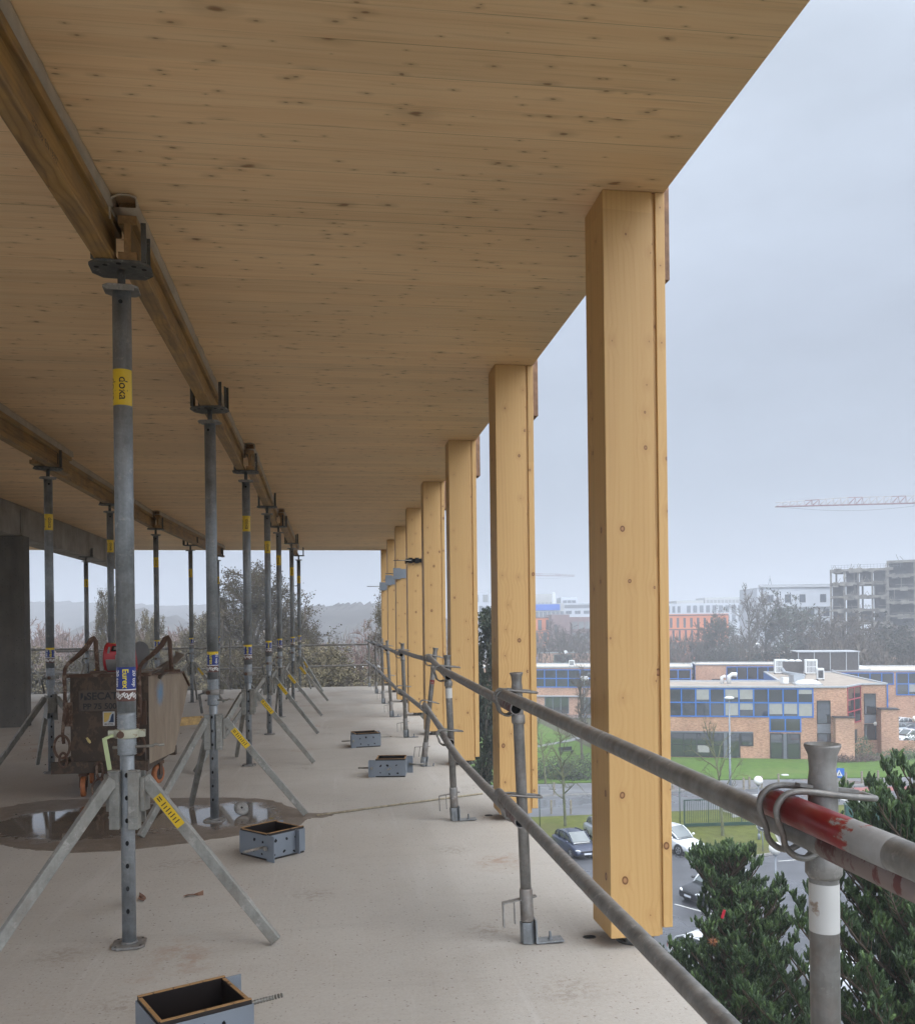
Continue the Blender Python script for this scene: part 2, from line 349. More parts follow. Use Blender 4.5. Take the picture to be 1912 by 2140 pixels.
def m_puddle():
    m = N('wet_concrete_and_water'); v = m.obj(); X, Y, Z = m.xyz(v)
    n1 = m.noise(v, 1.7, 4, .6); n2 = m.noise(v, 9, 5, .65)
    ex = m.math('DIVIDE', m.math('ADD', X, 1.72), .98); ey = m.math('DIVIDE', m.math('SUBTRACT', Y, 7.0), .72)
    d = m.math('SQRT', m.math('ADD', m.math('POWER', ex, 2), m.math('POWER', ey, 2)))
    ex2 = m.math('DIVIDE', m.math('ADD', X, .80), .42); ey2 = m.math('DIVIDE', m.math('SUBTRACT', Y, 7.05), .55)
    d2 = m.math('SQRT', m.math('ADD', m.math('POWER', ex2, 2), m.math('POWER', ey2, 2)))
    d = m.math('MINIMUM', d, d2)
    f = m.math('ADD', m.math('ADD', d, m.math('MULTIPLY', n1, .8)), m.math('MULTIPLY', n2, .62))
    wet = m.mr(f, 1.66, 1.42)
    col = m.mix(m.mr(n2, .35, .7), (.15, .118, .09), (.22, .18, .145))
    sp, sc_ = m.vor(v, 42); col = m.mix(m.math('MULTIPLY', m.mr(sp, .2, .08), .6), col, (.05, .04, .033))
    col = m.mix(m.math('MULTIPLY', wet, .35), col, (.075, .06, .05))
    ro = m.mr(wet, 0, 1, .52, .035)
    h = m.math('ADD', m.math('MULTIPLY', n2, .25), m.math('MULTIPLY', m.noise(v, 70, 2), m.mr(wet, 0, 1, .6, .03)))
    return m.end(col, ro, 0, m.bump(h, .25, .006), .5)
def m_galv(name, lo=(.17, .18, .185), hi=(.36, .38, .39), rust=0.0, metal=.55, ro=(.42, .68), rnd=11.0):
    m = N(name); v = m.obj(rnd); a = m.noise(v, 9, 5, .62); b = m.noise(m.map(v, (60, 60, 5)), 1, 3, .6); c, cc = m.vor(v, 95, dim='3D')
    ml = tuple(x * .55 + y * .45 for x, y in zip(lo, hi)); col = m.ramp(m.math('ADD', m.math('MULTIPLY', a, .55), m.math('MULTIPLY', m.noise(m.map(v, (30, 30, 2.5)), 1, 4, .6), .45)), [(.34, lo), (.5, ml), (.66, hi)])
    col = m.mix(.07, col, m.xyz(cc)[0], 'OVERLAY'); col = m.mix(m.math('MULTIPLY', m.mr(b, .55, .8), .35), col, tuple(x * .55 for x in lo))
    w = m.mr(m.noise(v, 17, 5, .75), .58, .68); col = m.mix(m.math('MULTIPLY', w, .50), col, (.50, .47, .43))
    mt = metal
    if rust:
        r = m.mr(m.noise(v, 6, 5, .7), .5, .68); col = m.mix(m.math('MULTIPLY', r, rust), col, (.16, .085, .045))
        mt = m.mr(m.math('MULTIPLY', r, rust), 0, 1, metal, 0)
    return m.end(col, m.mr(a, .3, .7, *ro), mt, m.bump(m.math('ADD', a, m.math('MULTIPLY', m.noise(v, 150, 2), .3)), .15, .003), .4)
def m_worn(name, paint, under, amt=.5, sc=14, ro=.45, st=(1, 1, 1)):
    m = N(name); v = m.obj(5.0); a = m.noise(m.map(v, st), sc, 6, .68); w = m.mr(a, amt, amt + .05)
    p = m.ramp(m.noise(v, 4, 3), [(.3, tuple(x * .8 for x in paint)), (.7, paint)])
    return m.end(m.mix(w, p, under), ro, 0, m.bump(w, .2, .002))
def m_red():
    m = N('worn_red_paint_fading'); v = m.obj(); d = m.n('ShaderNodeVectorMath', {0: v}, operation='LENGTH').outputs['Value']
    a = m.noise(m.map(v, (1.6, .7, 1.6)), 26, 6, .7); th = m.math('SUBTRACT', .64, m.math('MULTIPLY', m.mr(d, .21, .36), .5)); w = m.mr(m.math('SUBTRACT', a, th), 0, .05)
    g = m.ramp(m.noise(v, 9, 5, .6), [(.3, (.16, .15, .14)), (.7, (.31, .295, .275))]); p = m.ramp(m.noise(v, 7, 4), [(.3, (.15, .010, .012)), (.7, (.25, .018, .02))])
    edge = m.mr(m.math('ABSOLUTE', m.math('SUBTRACT', a, th)), .05, 0); col = m.mix(w, p, g); col = m.mix(m.math('MULTIPLY', edge, m.mr(d, .1, .3, 0, .5)), col, (.20, .09, .05))
    return m.end(col, m.mr(w, 0, 1, .35, .55), 0, m.bump(w, -.3, .002))
def m_conc(name, lo, hi, sc=2.2, rnd=0):
    m = N(name); v = m.obj(rnd); a = m.noise(v, sc, 5, .6); col = m.ramp(a, [(.3, lo), (.7, hi)])
    dr = m.noise(m.map(v, (5, 5, .7)), 1, 3, .6); col = m.mix(m.math('MULTIPLY', m.mr(dr, .5, .72), .4), col, tuple(x * .55 for x in lo))
    d, c = m.vor(v, 28, dim='3D'); col = m.mix(m.math('MULTIPLY', m.mr(d, .22, .10), m.math('GREATER_THAN', m.xyz(c)[0], .6)), col, tuple(x * .5 for x in lo))
    return m.end(col, .85, 0, m.bump(m.math('ADD', a, m.math('MULTIPLY', m.noise(v, 60, 3), .3)), .3, .01), .3)
def m_brick(name, a, b, mort, sc=1.0):
    m = N(name); v = m.obj(); X, Y, Z = m.xyz(v)
    uv = m.comb(m.math('ADD', X, Y), Z, 0.0)
    br_ = m.n('ShaderNodeTexBrick', {'Vector': uv, 'Color1': a, 'Color2': b, 'Mortar': mort, 'Scale': 1.0, 'Mortar Size': .008, 'Brick Width': .24 * sc, 'Row Height': .085 * sc, 'Bias': -.1}).outputs[0]
    n = m.noise(m.map(uv, (3.0, 11, 1)), 1, 4, .75); col = m.mix(m.math('MULTIPLY', m.mr(n, .47, .62), .6), br_, (.13, .06, .035))
    col = m.mix(m.math('MULTIPLY', m.mr(m.noise(m.map(uv, (2.2, 9, 1), (5, 5, 0)), 1, 4, .7), .52, .68), .5), col, (.62, .42, .27))
    lg = m.mr(m.noise(v, .35, 3), .3, .7, .82, 1.12); col = m.mix(1, col, m.comb(lg, lg, lg), 'MULTIPLY')
    return m.end(col, .85, 0, m.bump(n, .3, .02), .25)
def m_grass(name, lo, hi, mud):
    m = N(name); v = m.obj(); a = m.noise(v, .18, 4, .6); b = m.noise(m.map(v, (1, .8, 1)), 1.6, 5, .7); c = m.noise(v, 14, 3, .8)
    col = m.ramp(b, [(.3, lo), (.7, hi)]); col = m.mix(m.math('MULTIPLY', m.mr(c, .3, .75), .5), col, tuple(x * .45 for x in lo))
    col = m.mix(m.math('MULTIPLY', m.mr(a, .50, .68), .5), col, mud)
    return m.end(col, .9, 0, m.bump(m.math('ADD', b, c), .8, .08), .2)
def m_asphalt(name, c, wet=.5):
    m = N(name); v = m.obj(); a = m.noise(m.map(v, (.25, .6, 1)), 1, 5, .6); b = m.noise(v, 30, 3, .7)
    col = m.ramp(a, [(.3, tuple(x * .75 for x in c)), (.7, tuple(x * 1.25 for x in c))]); col = m.mix(m.math('MULTIPLY', b, .25), col, (.15, .15, .15))
    pd = m.noise(v, .22, 3, .5); w = m.mr(pd, .52, .60)
    return m.end(col, m.mr(w, 0, 1, .55 - .15 * wet, .16), 0, m.bump(b, .25, .01), .5)
def m_glass(name, c=(.012, .015, .018), ro=.06, var=.02):
    m = N(name); v = m.obj(7.0); n = m.noise(v, .8, 2); col = m.mix(n, c, tuple(x + var for x in c))
    return m.end(col, ro, 0, m.bump(m.noise(v, 1.3, 2), .16, .02), .6, IOR=2.1)

M = dict(
    clt=m_clt(), floor=m_floor(), puddle=m_puddle(),
    glulam=m_glulam('spruce_glulam', (.42, .23, .085), (.53, .32, .125), (.575, .365, .15), (.17, .055, .018)),
    beamwood=m_glulam('yellow_formwork_beam', (.22, .115, .035), (.36, .21, .07), (.46, .29, .11), (.11, .05, .02), 3.0, .75, 9.0, 'y'),
    endgrain=plain('sawn_end_wood', (.33, .19, .08), .8, 0, .35, 25, .4, rnd=3),
    cladpanel=plain('brown_wood_panel', (.22, .13, .08), .8, 0, .35, 18, .3),
    felt=plain('white_felt_strip', (.44, .36, .28), .9, 0, .12, 9, .3),
    conc=m_conc('cast_concrete', (.22, .20, .175), (.37, .34, .305)),
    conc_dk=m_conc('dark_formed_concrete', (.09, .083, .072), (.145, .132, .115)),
    galv=m_galv('galvanised_steel'), galv2=m_galv('dusty_galvanised_steel', (.15, .145, .135), (.34, .325, .30), .35, .4, rnd=7),
    galvd=m_galv('dull_dark_steel', (.055, .055, .052), (.15, .15, .14), .25, .35),
    tubes=m_galv('weathered_scaffold_tube', (.14, .135, .125), (.33, .32, .30), .35, .4, (.38, .62), rnd=17),
    legs=m_galv('galvanised_leg_steel', (.18, .175, .155), (.35, .345, .31), .25, .3, rnd=5),
    redf1=m_red(), red=m_worn('worn_red_paint', (.20, .014, .016), (.24, .15, .135), .55, 24, .45, (1, 2.2, 1)),
    reddust=m_worn('dusty_dark_red_paint', (.13, .045, .04), (.20, .155, .14), .44, 14, .6, (1, 2, 1)),
    white_worn=m_worn('worn_white_paint', (.58, .57, .54), (.28, .22, .17), .66, 13),
    yellow=m_worn('yellow_sticker', (.72, .47, .01), (.40, .30, .08), .72, 22),
    blue_st=m_worn('blue_sticker', (.012, .03, .20), (.35, .35, .36), .63, 30),
    white_st=m_worn('white_sticker', (.62, .60, .56), (.30, .26, .22), .68, 30),
    brown_st=m_worn('brown_sticker', (.12, .05, .035), (.42, .38, .34), .60, 30),
    black=plain('black_print', (.012, .011, .012), .5), yprint=plain('yellow_print', (.75, .62, .03), .5), wprint=plain('white_print', (.7, .69, .66), .5),
    ringp=m_worn('pale_nut_paint', (.48, .48, .36), (.22, .15, .09), .58, 25), handlep=m_worn('pale_green_paint', (.42, .48, .24), (.3, .28, .2), .66, 20),
    ply=m_worn('black_film_plywood', (.016, .012, .011), (.10, .07, .05), .74, 40, .35), plyedge=m_worn('plywood_edge', (.34, .19, .075), (.10, .05, .02), .56, 35, .7),
    greyp=m_worn('grey_painted_steel', (.19, .215, .245), (.09, .075, .065), .70, 26, .5), 
    rod=m_galv('threaded_rod_steel', (.16, .15, .13), (.40, .38, .33), .4, .5),
    rust=m_worn('rusty_brown_steel', (.070, .050, .036), (.105, .070, .046), .50, 16, .8, (1, 1, .6)), platem=m_worn('embossed_plate_steel', (.105, .078, .056), (.075, .055, .04), .56, 20, .7), rust2=m_worn('rusty_bracket', (.10, .055, .035), (.20, .14, .10), .55, 12, .8),
    pu=plain('orange_wheel_rubber', (.36, .125, .045), .6, 0, .35, 14), tread=plain('dark_rim', (.05, .04, .035), .7),
    redpail=m_worn('red_pail_print', (.42, .012, .018), (.5, .4, .38), .80, 30), greypail=plain('grey_pail_plastic', (.24, .225, .21), .6), 
    shard=plain('dusty_board', (.19, .16, .13), .9, 0, .3, 10, .3), pinewood=plain('yellow_softwood', (.50, .33, .13), .7, 0, .25, 20),
    hole=plain('dark_hole', (.008, .008, .008), .9),
    leafd=plain('dead_leaf', (.20, .11, .07), .9, 0, .3, 20),
)
def m_skipside():
    m = N('cement_splashed_steel'); v = m.obj(); a = m.noise(m.map(v, (3, 3, 1)), 2, 5, .65)
    col = m.ramp(a, [(.3, (.20, .145, .10)), (.7, (.31, .245, .175))]); X, Y, Z = m.xyz(v)
    st = m.noise(m.map(v, (1, 16, .9)), 2.3, 5, .7); col = m.mix(m.math('MULTIPLY', m.mr(st, .60, .76), .28), col, (.55, .52, .46))
    st2 = m.noise(m.map(v, (1, 9, 4), (4, 0, 2)), 2, 5, .7); col = m.mix(m.math('MULTIPLY', m.mr(st2, .62, .68), .6), col, (.16, .06, .035))
    by = m.math('DIVIDE', m.math('SUBTRACT', Y, .40), .15); bz = m.math('DIVIDE', m.math('SUBTRACT', Z, .84), .13)
    d = m.math('SQRT', m.math('ADD', m.math('POWER', by, 2), m.math('POWER', bz, 2))); d = m.math('ADD', d, m.math('MULTIPLY', m.noise(v, 14, 5, .7), 1.1))
    col = m.mix(m.math('MULTIPLY', m.mr(d, 1.6, .7), .6), col, (.03, .24, .46))
    return m.end(col, .85, 0, m.bump(a, .35, .006))
M['skipside'] = m_skipside()

# ---------------------------------------------------------------- the storey we stand on
mb = MB(); mb.prism([(-10, -2.6), (1.33, -2.6), (1.33, 21.92), (-10, 21.15)], -.30, 0.0)
mb.build('floor', M['floor'], kind='structure')
mb = MB(); mb.prism([(-10, -2.6), (1.442, -2.6), (1.442, 22.33), (-10, 22.1)], 3.27, 3.45)
mb.build('ceiling', M['clt'], kind='structure')
pts = [(-2.629, 7.666), (-2.422, 7.895), (-2.075, 7.947), (-1.394, 7.851), (-.936, 7.759), (-.552, 7.601), (-.34, 7.25), (-.2, 7.02), (-.02, 6.95), (-.06, 6.84), (-.20, 6.80), (-.24, 6.62), (-.35, 6.5), (-.762, 6.29), (-1.089, 6.117), (-1.58, 6.037), (-1.955, 6.179), (-2.179, 6.346), (-2.75, 6.5), (-3.2, 7.0), (-3.0, 7.5)]
rng = random.Random(3); out = []
for i in range(len(pts)):
    a, b, c, d = [Vector((*pts[(i + k) % len(pts)], 0)) for k in (-1, 0, 1, 2)]
    for j in range(6):
        t = j / 6; p = .5 * ((2 * b) + (c - a) * t + (2 * a - 5 * b + 4 * c - d) * t * t + (3 * b - a - 3 * c + d) * t ** 3)
        out.append((p.x + rng.uniform(-.012, .012), p.y + rng.uniform(-.02, .02)))
MB().prism(out, .0, .004).build('puddle', M['puddle'], kind='structure')
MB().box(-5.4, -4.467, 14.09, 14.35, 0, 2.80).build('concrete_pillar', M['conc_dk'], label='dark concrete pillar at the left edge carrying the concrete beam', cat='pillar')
t = empty('concrete_beam', (-4.6, 10, 0), label='long concrete beam under the timber ceiling, resting on the dark pillar', cat='beam')
MB().box(-.35, .04, -12.5, 11.75, 2.80, 3.268).build('beam_body', M['conc'], t, bevel=.01)
MB().box(.042, .05, 4.25, 4.38, 2.86, 3.2).build('joint_strip', M['conc'], t)

# timber columns
def make_column():
    r = empty('timber_column')
    MB().box(0, .218, 0, .275, .05, 3.268).build('post', M['glulam'], r, bevel=.003)
    MB().box(.2185, .234, .012, .263, .052, 3.266).build('groove_strip', M['glulam'], r)
    MB().box(.2345, .277, 0, .275, .085, 3.268).build('edge_board', M['glulam'], r, bevel=.003)
    MB().box(.2775, .335, .10, .27, 2.93, 3.42).build('cladding_block', M['cladpanel'], r)
    s = MB(); s.box(.085, .205, .05, .2, .012, .05); s.lathe([(.085, 0), (.085, .012), (.06, .014)], 24, (.145, .12, 0)); s.path([(.145, .02, .03), (.145, .24, .03)], .009, 8)
    s.build('base_shoe', M['galvd'], r)
    return r
col_y = [3.80, 6.43, 9.08, 11.71, 14.32, 16.97, 19.55, 22.04]
col_lb = ['nearest timber column, widest of the row, with a long groove beside its outer edge board',
          'second timber column from the camera, behind the upright scaffold post with a taped tube',
          'third timber column from the camera, beside a dark gap full of shrubbery',
          'fourth timber column from the camera, behind the leaning guardrail post',
          'fifth timber column from the camera, with a black strap clamp round it',
          'sixth timber column from the camera, with a wide grey box clamp round it',
          'seventh timber column from the camera, with a small square grey clamp round it',
          'farthest timber column, standing at the end corner of the floor']
c0 = make_column()
for i, (y, lb) in enumerate(zip(col_y, col_lb)):
    o = c0 if i == 0 else copy_tree(c0)
    o.location = (1.165, y, 0); tag(o, lb, 'column', 'timber columns along the open edge')
# oval recesses cut in the slab by the first two columns
for (x, y, lb) in ((1.12, 3.98, 'oval steel lined hole in the slab beside the nearest column'), (1.12, 6.66, 'oval steel lined hole in the slab beside the second column')):
    s = MB(); s.lathe([(.030, 0), (.030, .003), (.026, .003)], 20, (0, 0, 0), 0); s.lathe([(.0255, .0031), (.0255, .0036)], 20, (0, 0, 0), 1)
    o = s.build('floor_hole', [M['galvd'], M['hole']], loc=(x, y, 0), label=lb, cat='hole', group='holes in the slab'); o.scale = (1, .8, 1)

# clamps round the far columns
def clamp(name, cy, z, h, mat, lb, rod, ear):
    r = empty(name, (1.165, cy, z), label=lb, cat='clamp', group='steel clamps round the far columns')
    s = MB(); s.box(-.012, .285, -.016, -.002, -h / 2, h / 2); s.box(-.016, -.002, -.002, .28, -h / 2, h / 2); s.box(-.012, .285, .277, .29, -h / 2, h / 2); s.box(.279, .29, -.002, .277, -h / 2, h / 2)
    s.build('band', mat, r)
    MB().path([(-rod, -.06, 0), (.06, -.06, 0)], .008, 8).build('rod', M['rod'], r)
    if ear: MB().box(-.05, .085, -.075, -.017, -h / 2 - .02, h / 2 + .015).build('bracket', M['greyp'], r)
    else:
        s = MB(); [s.box(a, a + .06, -.045, -.017, -h / 2 - .012, h / 2 + .012) for a in (.02, .12, .22)]; s.build('bracket', mat, r)
clamp('column_clamp', 14.32, 2.44, .06, M['hole'], 'black strap clamp round the fifth column with a thin rod sticking out left', .22, 0)
clamp('column_clamp', 16.97, 2.39, .17, M['greyp'], 'large grey steel clamp round the sixth column with a rod to the left', .20, 1)
clamp('column_clamp', 19.55, 2.40, .18, M['greyp'], 'square grey steel clamp round the seventh column, in the middle of three', .10, 1)
clamp('column_clamp', 22.04, 2.38, .16, M['greyp'], 'farthest grey steel clamp, on the last column with a pale rod pointing left', .35, 1)

# ---------------------------------------------------------------- props
def make_prop(doka=True, style=0):
    r = empty('steel_prop')
    s = MB(); s.prism([(-.07, -.045), (-.045, -.07), (.045, -.07), (.07, -.045), (.07, .045), (.045, .07), (-.045, .07), (-.07, .045)], 0.004, .014)
    s.lathe([(.036, .014), (.034, .022)], 20)
    for a in (0, 1, 2, 3): s.lathe([(.006, .0145), (.006, .0152)], 8, (.052 * (1 if a % 2 else -1), .052 * (1 if a < 2 else -1), 0), 1)
    s.build('base_plate', [M['galv2'], M['hole']], r)
    s = MB().path([(0, 0, .014), (0, 0, 1.2)], .0305, 24)
    for k in range(7):
        for sg in (-1, 1):
            a = sg * math.pi / 2; c = Vector((.0309 * math.cos(a), .0309 * math.sin(a), .16 + k * .1))
            q = MB().lathe([(.0075, -.0006), (.0075, .0006)], 10, mi=1); s.add(q, Matrix.Translation(c) @ Matrix.Rotation(math.pi / 2, 4, 'X') @ Matrix.Diagonal((1, 1.5, 1, 1)))
    s.build('inner_tube', [M['galv'], M['hole']], r)
    pr = [(.034, .845)]
    z = .85
    while z < 1.03: pr += [(.0415, z), (.0385, z + .005)]; z += .010
    pr += [(.0405, 1.035)]
    MB().lathe(pr, 28).build('thread', M['galv'], r)
    ot = MB().path([(0, 0, 1.035), (0, 0, 2.90)], .0405, 28).build('outer_tube', M['galv'], r)
    MB().add(MB().lathe([(.009, -.0008), (.009, .0008)], 12), Matrix.Translation((0, -.0409, 2.846)) @ Matrix.Rotation(math.pi / 2, 4, 'X')).build('top_hole', M['hole'], ot)
    s = MB(); s.lathe([(.043, .922), (.052, .924), (.052, .960), (.043, .962)], 24); s.box(.046, .078, -.012, .012, .925, .958); s.box(-.078, -.046, -.012, .012, .925, .958)
    s.add(MB().lathe([(.016, -.004), (.016, .004)], 14, mi=1), Matrix.Translation((-.02, -.051, .941)) @ Matrix.Rotation(math.pi / 2, 4, 'X'))
    nut = s.build('adjusting_nut', [M['ringp'] if style == 0 else M['galv2'], M['rust2']], r, bevel=.002)
    s = MB(); s.bar((-.052, -.035, .94), (-.088, -.045, .925), .016, .012); s.bar((-.088, -.045, .93), (-.065, -.055, .79), .018, .012, (0, 1, 0)); s.build('nut_handle', M['handlep'] if style == 0 else M['galvd'], nut, bevel=.002)
    MB().path([(-.06, 0, .88), (.11, -.02, .885), (.125, -.02, .893), (.14, -.02, .887), (.16, -.02, .889)], .0065, 8).build('locking_pin', M['rod'], r)
    s = MB(); s.prism([(-.075, -.045), (-.05, -.07), (.05, -.07), (.075, -.045), (.075, .045), (.05, .07), (-.05, .07), (-.075, .045)], 2.905, 2.914)
    s.box(-.06, .06, -.07, -.064, 2.888, 2.905); s.build('end_plate', M['galv2'], r)
    s = MB(); s.path([(0, 0, 2.914), (0, 0, 2.996)], .017, 12); s.prism([(-.13, -.05), (-.09, -.10), (.09, -.10), (.13, -.05), (.13, .05), (.09, .10), (-.09, .10), (-.13, .05)], 2.996, 3.008)
    for sx in (-1, 1):
        for sy in (-1, 1):
            s.box(min(sx * .093, sx * .101), max(sx * .093, sx * .101), sy * .06 - .02, sy * .06 + .02, 3.009, 3.18); s.box(min(sx * .093, sx * .115), max(sx * .093, sx * .115), sy * .082 - .003, sy * .082 + .003, 3.009, 3.18)
    for x, y in ((-.06, -.06), (.06, -.06), (0, -.085), (-.1, -.03), (.1, -.03)): s.lathe([(.011, 2.9945), (.011, 2.9958)], 10, (x, y, 0), 1)
    s.build('fork_head', [M['galvd'], M['hole']], r)
    fr = -math.pi / 2
    if doka:
        s = patch(MB(), .0412, fr - 1.35, fr + 1.35, 2.392, 2.551, 0); s.add(wrap(text_mb('doka', .052, 1, 1, .0006), .0416, fr + .15, 2.465)); s.add(wrap(text_mb('doka', .05, 1, 1), .0416, fr - 1.15, 2.465))
        s.build('yellow_label', [M['yellow'], M['black']], ot)
    s = patch(MB(), .0412, fr - 1.6, fr + 1.6, 1.14, 1.237, 0)
    if style == 1: patch(s, .0416, fr - 1.6, fr + 1.6, 1.215, 1.237, 4)
    s.add(wrap(text_mb('Eurex', .036, 2, 1, .0006), .0418, fr + .02, 1.187)); s.add(wrap(text_mb('20 top', .028, 3, 1, .0005), .0418, fr - .95, 1.187)); s.add(wrap(text_mb('20 top', .028, 3, 1, .0005), .0418, fr + 1.05, 1.187))
    patch(s, .0412, fr - 1.6, fr + 1.6, 1.135, 1.1399, 3); patch(s, .0412, fr - 1.6, fr + 1.6, 1.087, 1.1349, 1)
    for a in (-.9, .1, 1.0):
        q = text_mb('400', .03, 3, 1, .0008); q.xf(Matrix.Rotation(math.radians(25), 4, 'Y')); s.add(wrap(q, .0418, fr + a, 1.111, False))
    s.build('blue_label', [M['blue_st'], M['brown_st'], M['yprint'], M['wprint'], M['yellow']], ot)
    return r
def make_tripod():
    r = empty('folding_tripod')
    s = MB()
    for a in (-1, 1):
        x0, x1 = (a * .020, a * .064) if a > 0 else (a * .064, a * .020)
        s.box(x0, x1, -.052, -.046, .525, .775); s.box(x0 - .001, x0 + .003, -.046, -.01, .527, .773); s.box(x1 - .003, x1 + .001, -.046, -.01, .527, .773)
        s.box(x0 - .003, x1 + .003, -.056, -.045, .575, .583); s.box(x0 - .002, x1 + .002, -.058, -.02, .776, .784)
    s.box(-.066, .066, .038, .046, .54, .77); s.box(-.085, -.066, -.03, .045, .60, .75); s.box(.066, .085, -.03, .045, .60, .75)
    s.path([(-.08, -.0, .70), (.08, -.0, .70)], .006, 8)
    s.build('bracket', M['legs'], r, bevel=.002)
    for i, a in enumerate((0, 110, 227)):
        c, n = math.cos(math.radians(a)), math.sin(math.radians(a))
        l = MB().bar((c * .075, n * .06, .745), (c * .655, n * .655, .0185), .052, .036, (-n, c, 0), w1=.044, h1=.034).build('leg', M['legs'], r, bevel=.003)
        if i == 0:
            d = Vector((.58, 0, -.7265)).normalized(); p = Vector((.075, 0, .745)) + d * .10
            for yy in (-.0268,):
                MB().bar(p + Vector((0, yy, 0)), p + d * .17 + Vector((0, yy, 0)), .0008, .034, (0, 1, 0)).xf(Matrix.Identity(4))
            s = MB(); up_ = Vector((.7265, 0, .58)).normalized()
            def qd(a0, a1, h0, h1, y, mi):
                b = len(s.v); s.v += [tuple(p + d * x + up_ * h + Vector((0, y, 0))) for x, h in ((a0, h0), (a1, h0), (a1, h1), (a0, h1))]; s.face((b, b + 1, b + 2, b + 3), mi)
            qd(0, .17, -.021, .021, -.0190, 0)
            for k in range(7): qd(.045 + k * .016, .050 + k * .016, -.013, .013 - .006 * (k % 2), -.0194, 1)
            qd(.008, .03, -.008, -.003, -.0194, 1); qd(.008, .03, .003, .008, -.0194, 1)
            s.build('warning_label', [M['yellow'], M['black']], l)
    return r
PA = [(-.912, 4.22), (-.872, 6.85), (-.865, 9.55), (-.845, 12.29), (-.835, 14.66), (-.762, 17.55), (-.738, 20.5)]
PB = [(-2.765, 9.47), (-2.80, 12.14), (-2.775, 15.05), (-2.675, 17.95), (-2.50, 20.60)]
la = ['tall galvanised prop nearest the camera with a yellow band and peeling blue label', 'second prop of the right-hand row, standing in the puddle, with a yellow-topped blue label',
      'third prop of the right-hand row, beyond the puddle, with a yellow band near the top', 'fourth prop of the right-hand row, level with the gap between third and fourth columns',
      'fifth prop of the right-hand row, third from its far end', 'sixth prop of the right-hand row, last but one before the far edge', 'seventh and farthest prop of the right-hand row, at the beam end']
lb_ = ['first prop of the left row, standing left of the rusty skip', 'second prop of the left row, half hidden behind the nearest prop', 'third prop of the left row, rising behind the right arm of the skip',
       'fourth prop of the left row, between the skip and the second right-hand prop', 'last prop of the left row, at the beam end behind the second right-hand prop']
p0 = make_prop(True, 0); p1 = make_prop(False, 1); p2 = make_prop(True, 1)
src = [p0, p1, p2]; used = set()
def place_prop(k, x, y, rz, lb, g, sc=1.0, z=0):
    s_ = src[k]
    if k not in used: used.add(k); o = s_; o.location = (x, y, z); o.rotation_euler = (0, 0, rz)
    else: o = copy_tree(s_, (x, y, z), rz)
    if sc != 1: o.scale = (1, 1, sc)
    tag(o, lb, 'prop', g); return o
rz = [.08, -.2, .05, .1, -.3, .25, .0]; kk = [0, 1, 2, 2, 2, 2, 2]
for (x, y), l, a, k in zip(PA, la, rz, kk): place_prop(k, x, y, a, l, 'props under the right-hand formwork beam')
for (x, y), l, a, k in zip(PB, lb_, (.45, .3, .2, -.4, .3), (2, 2, 2, 2, 2)): place_prop(k, x, y, a, l, 'props under the left formwork beam')
o = place_prop(2, -4.62, 18.1, .4, 'thin distant prop standing alone under the concrete beam', 'props under the concrete beam', .93)
t0 = make_tripod(); first = True
tp = [(PA[0], -9, 'tripod with spread legs clamped to the nearest prop'), (PA[1], 3, 'tripod at the second right-hand prop, one leg reaching into the puddle'), (PA[2], -3, 'tripod at the third right-hand prop'),
      (PA[3], -14, 'tripod at the fourth right-hand prop'), (PA[4], -10, 'tripod at the fifth right-hand prop'), (PA[5], -6, 'tripod at the sixth right-hand prop'), (PA[6], -40, 'tripod at the farthest right-hand prop by the slab end'),
      (PB[0], 118, 'dark shaded tripod left of the skip, one leg reaching towards the camera'), (PB[3], -20, 'tripod behind the skip on the fourth prop of the left row'), ((-4.62, 18.1), 30, 'distant tripod under the concrete beam')]
for (xy, a, l) in tp:
    o = t0 if first else copy_tree(t0); first = False
    o.location = (*xy, 0); o.rotation_euler = (0, 0, math.radians(a)); tag(o, l, 'tripod', 'folding tripods steadying the props')

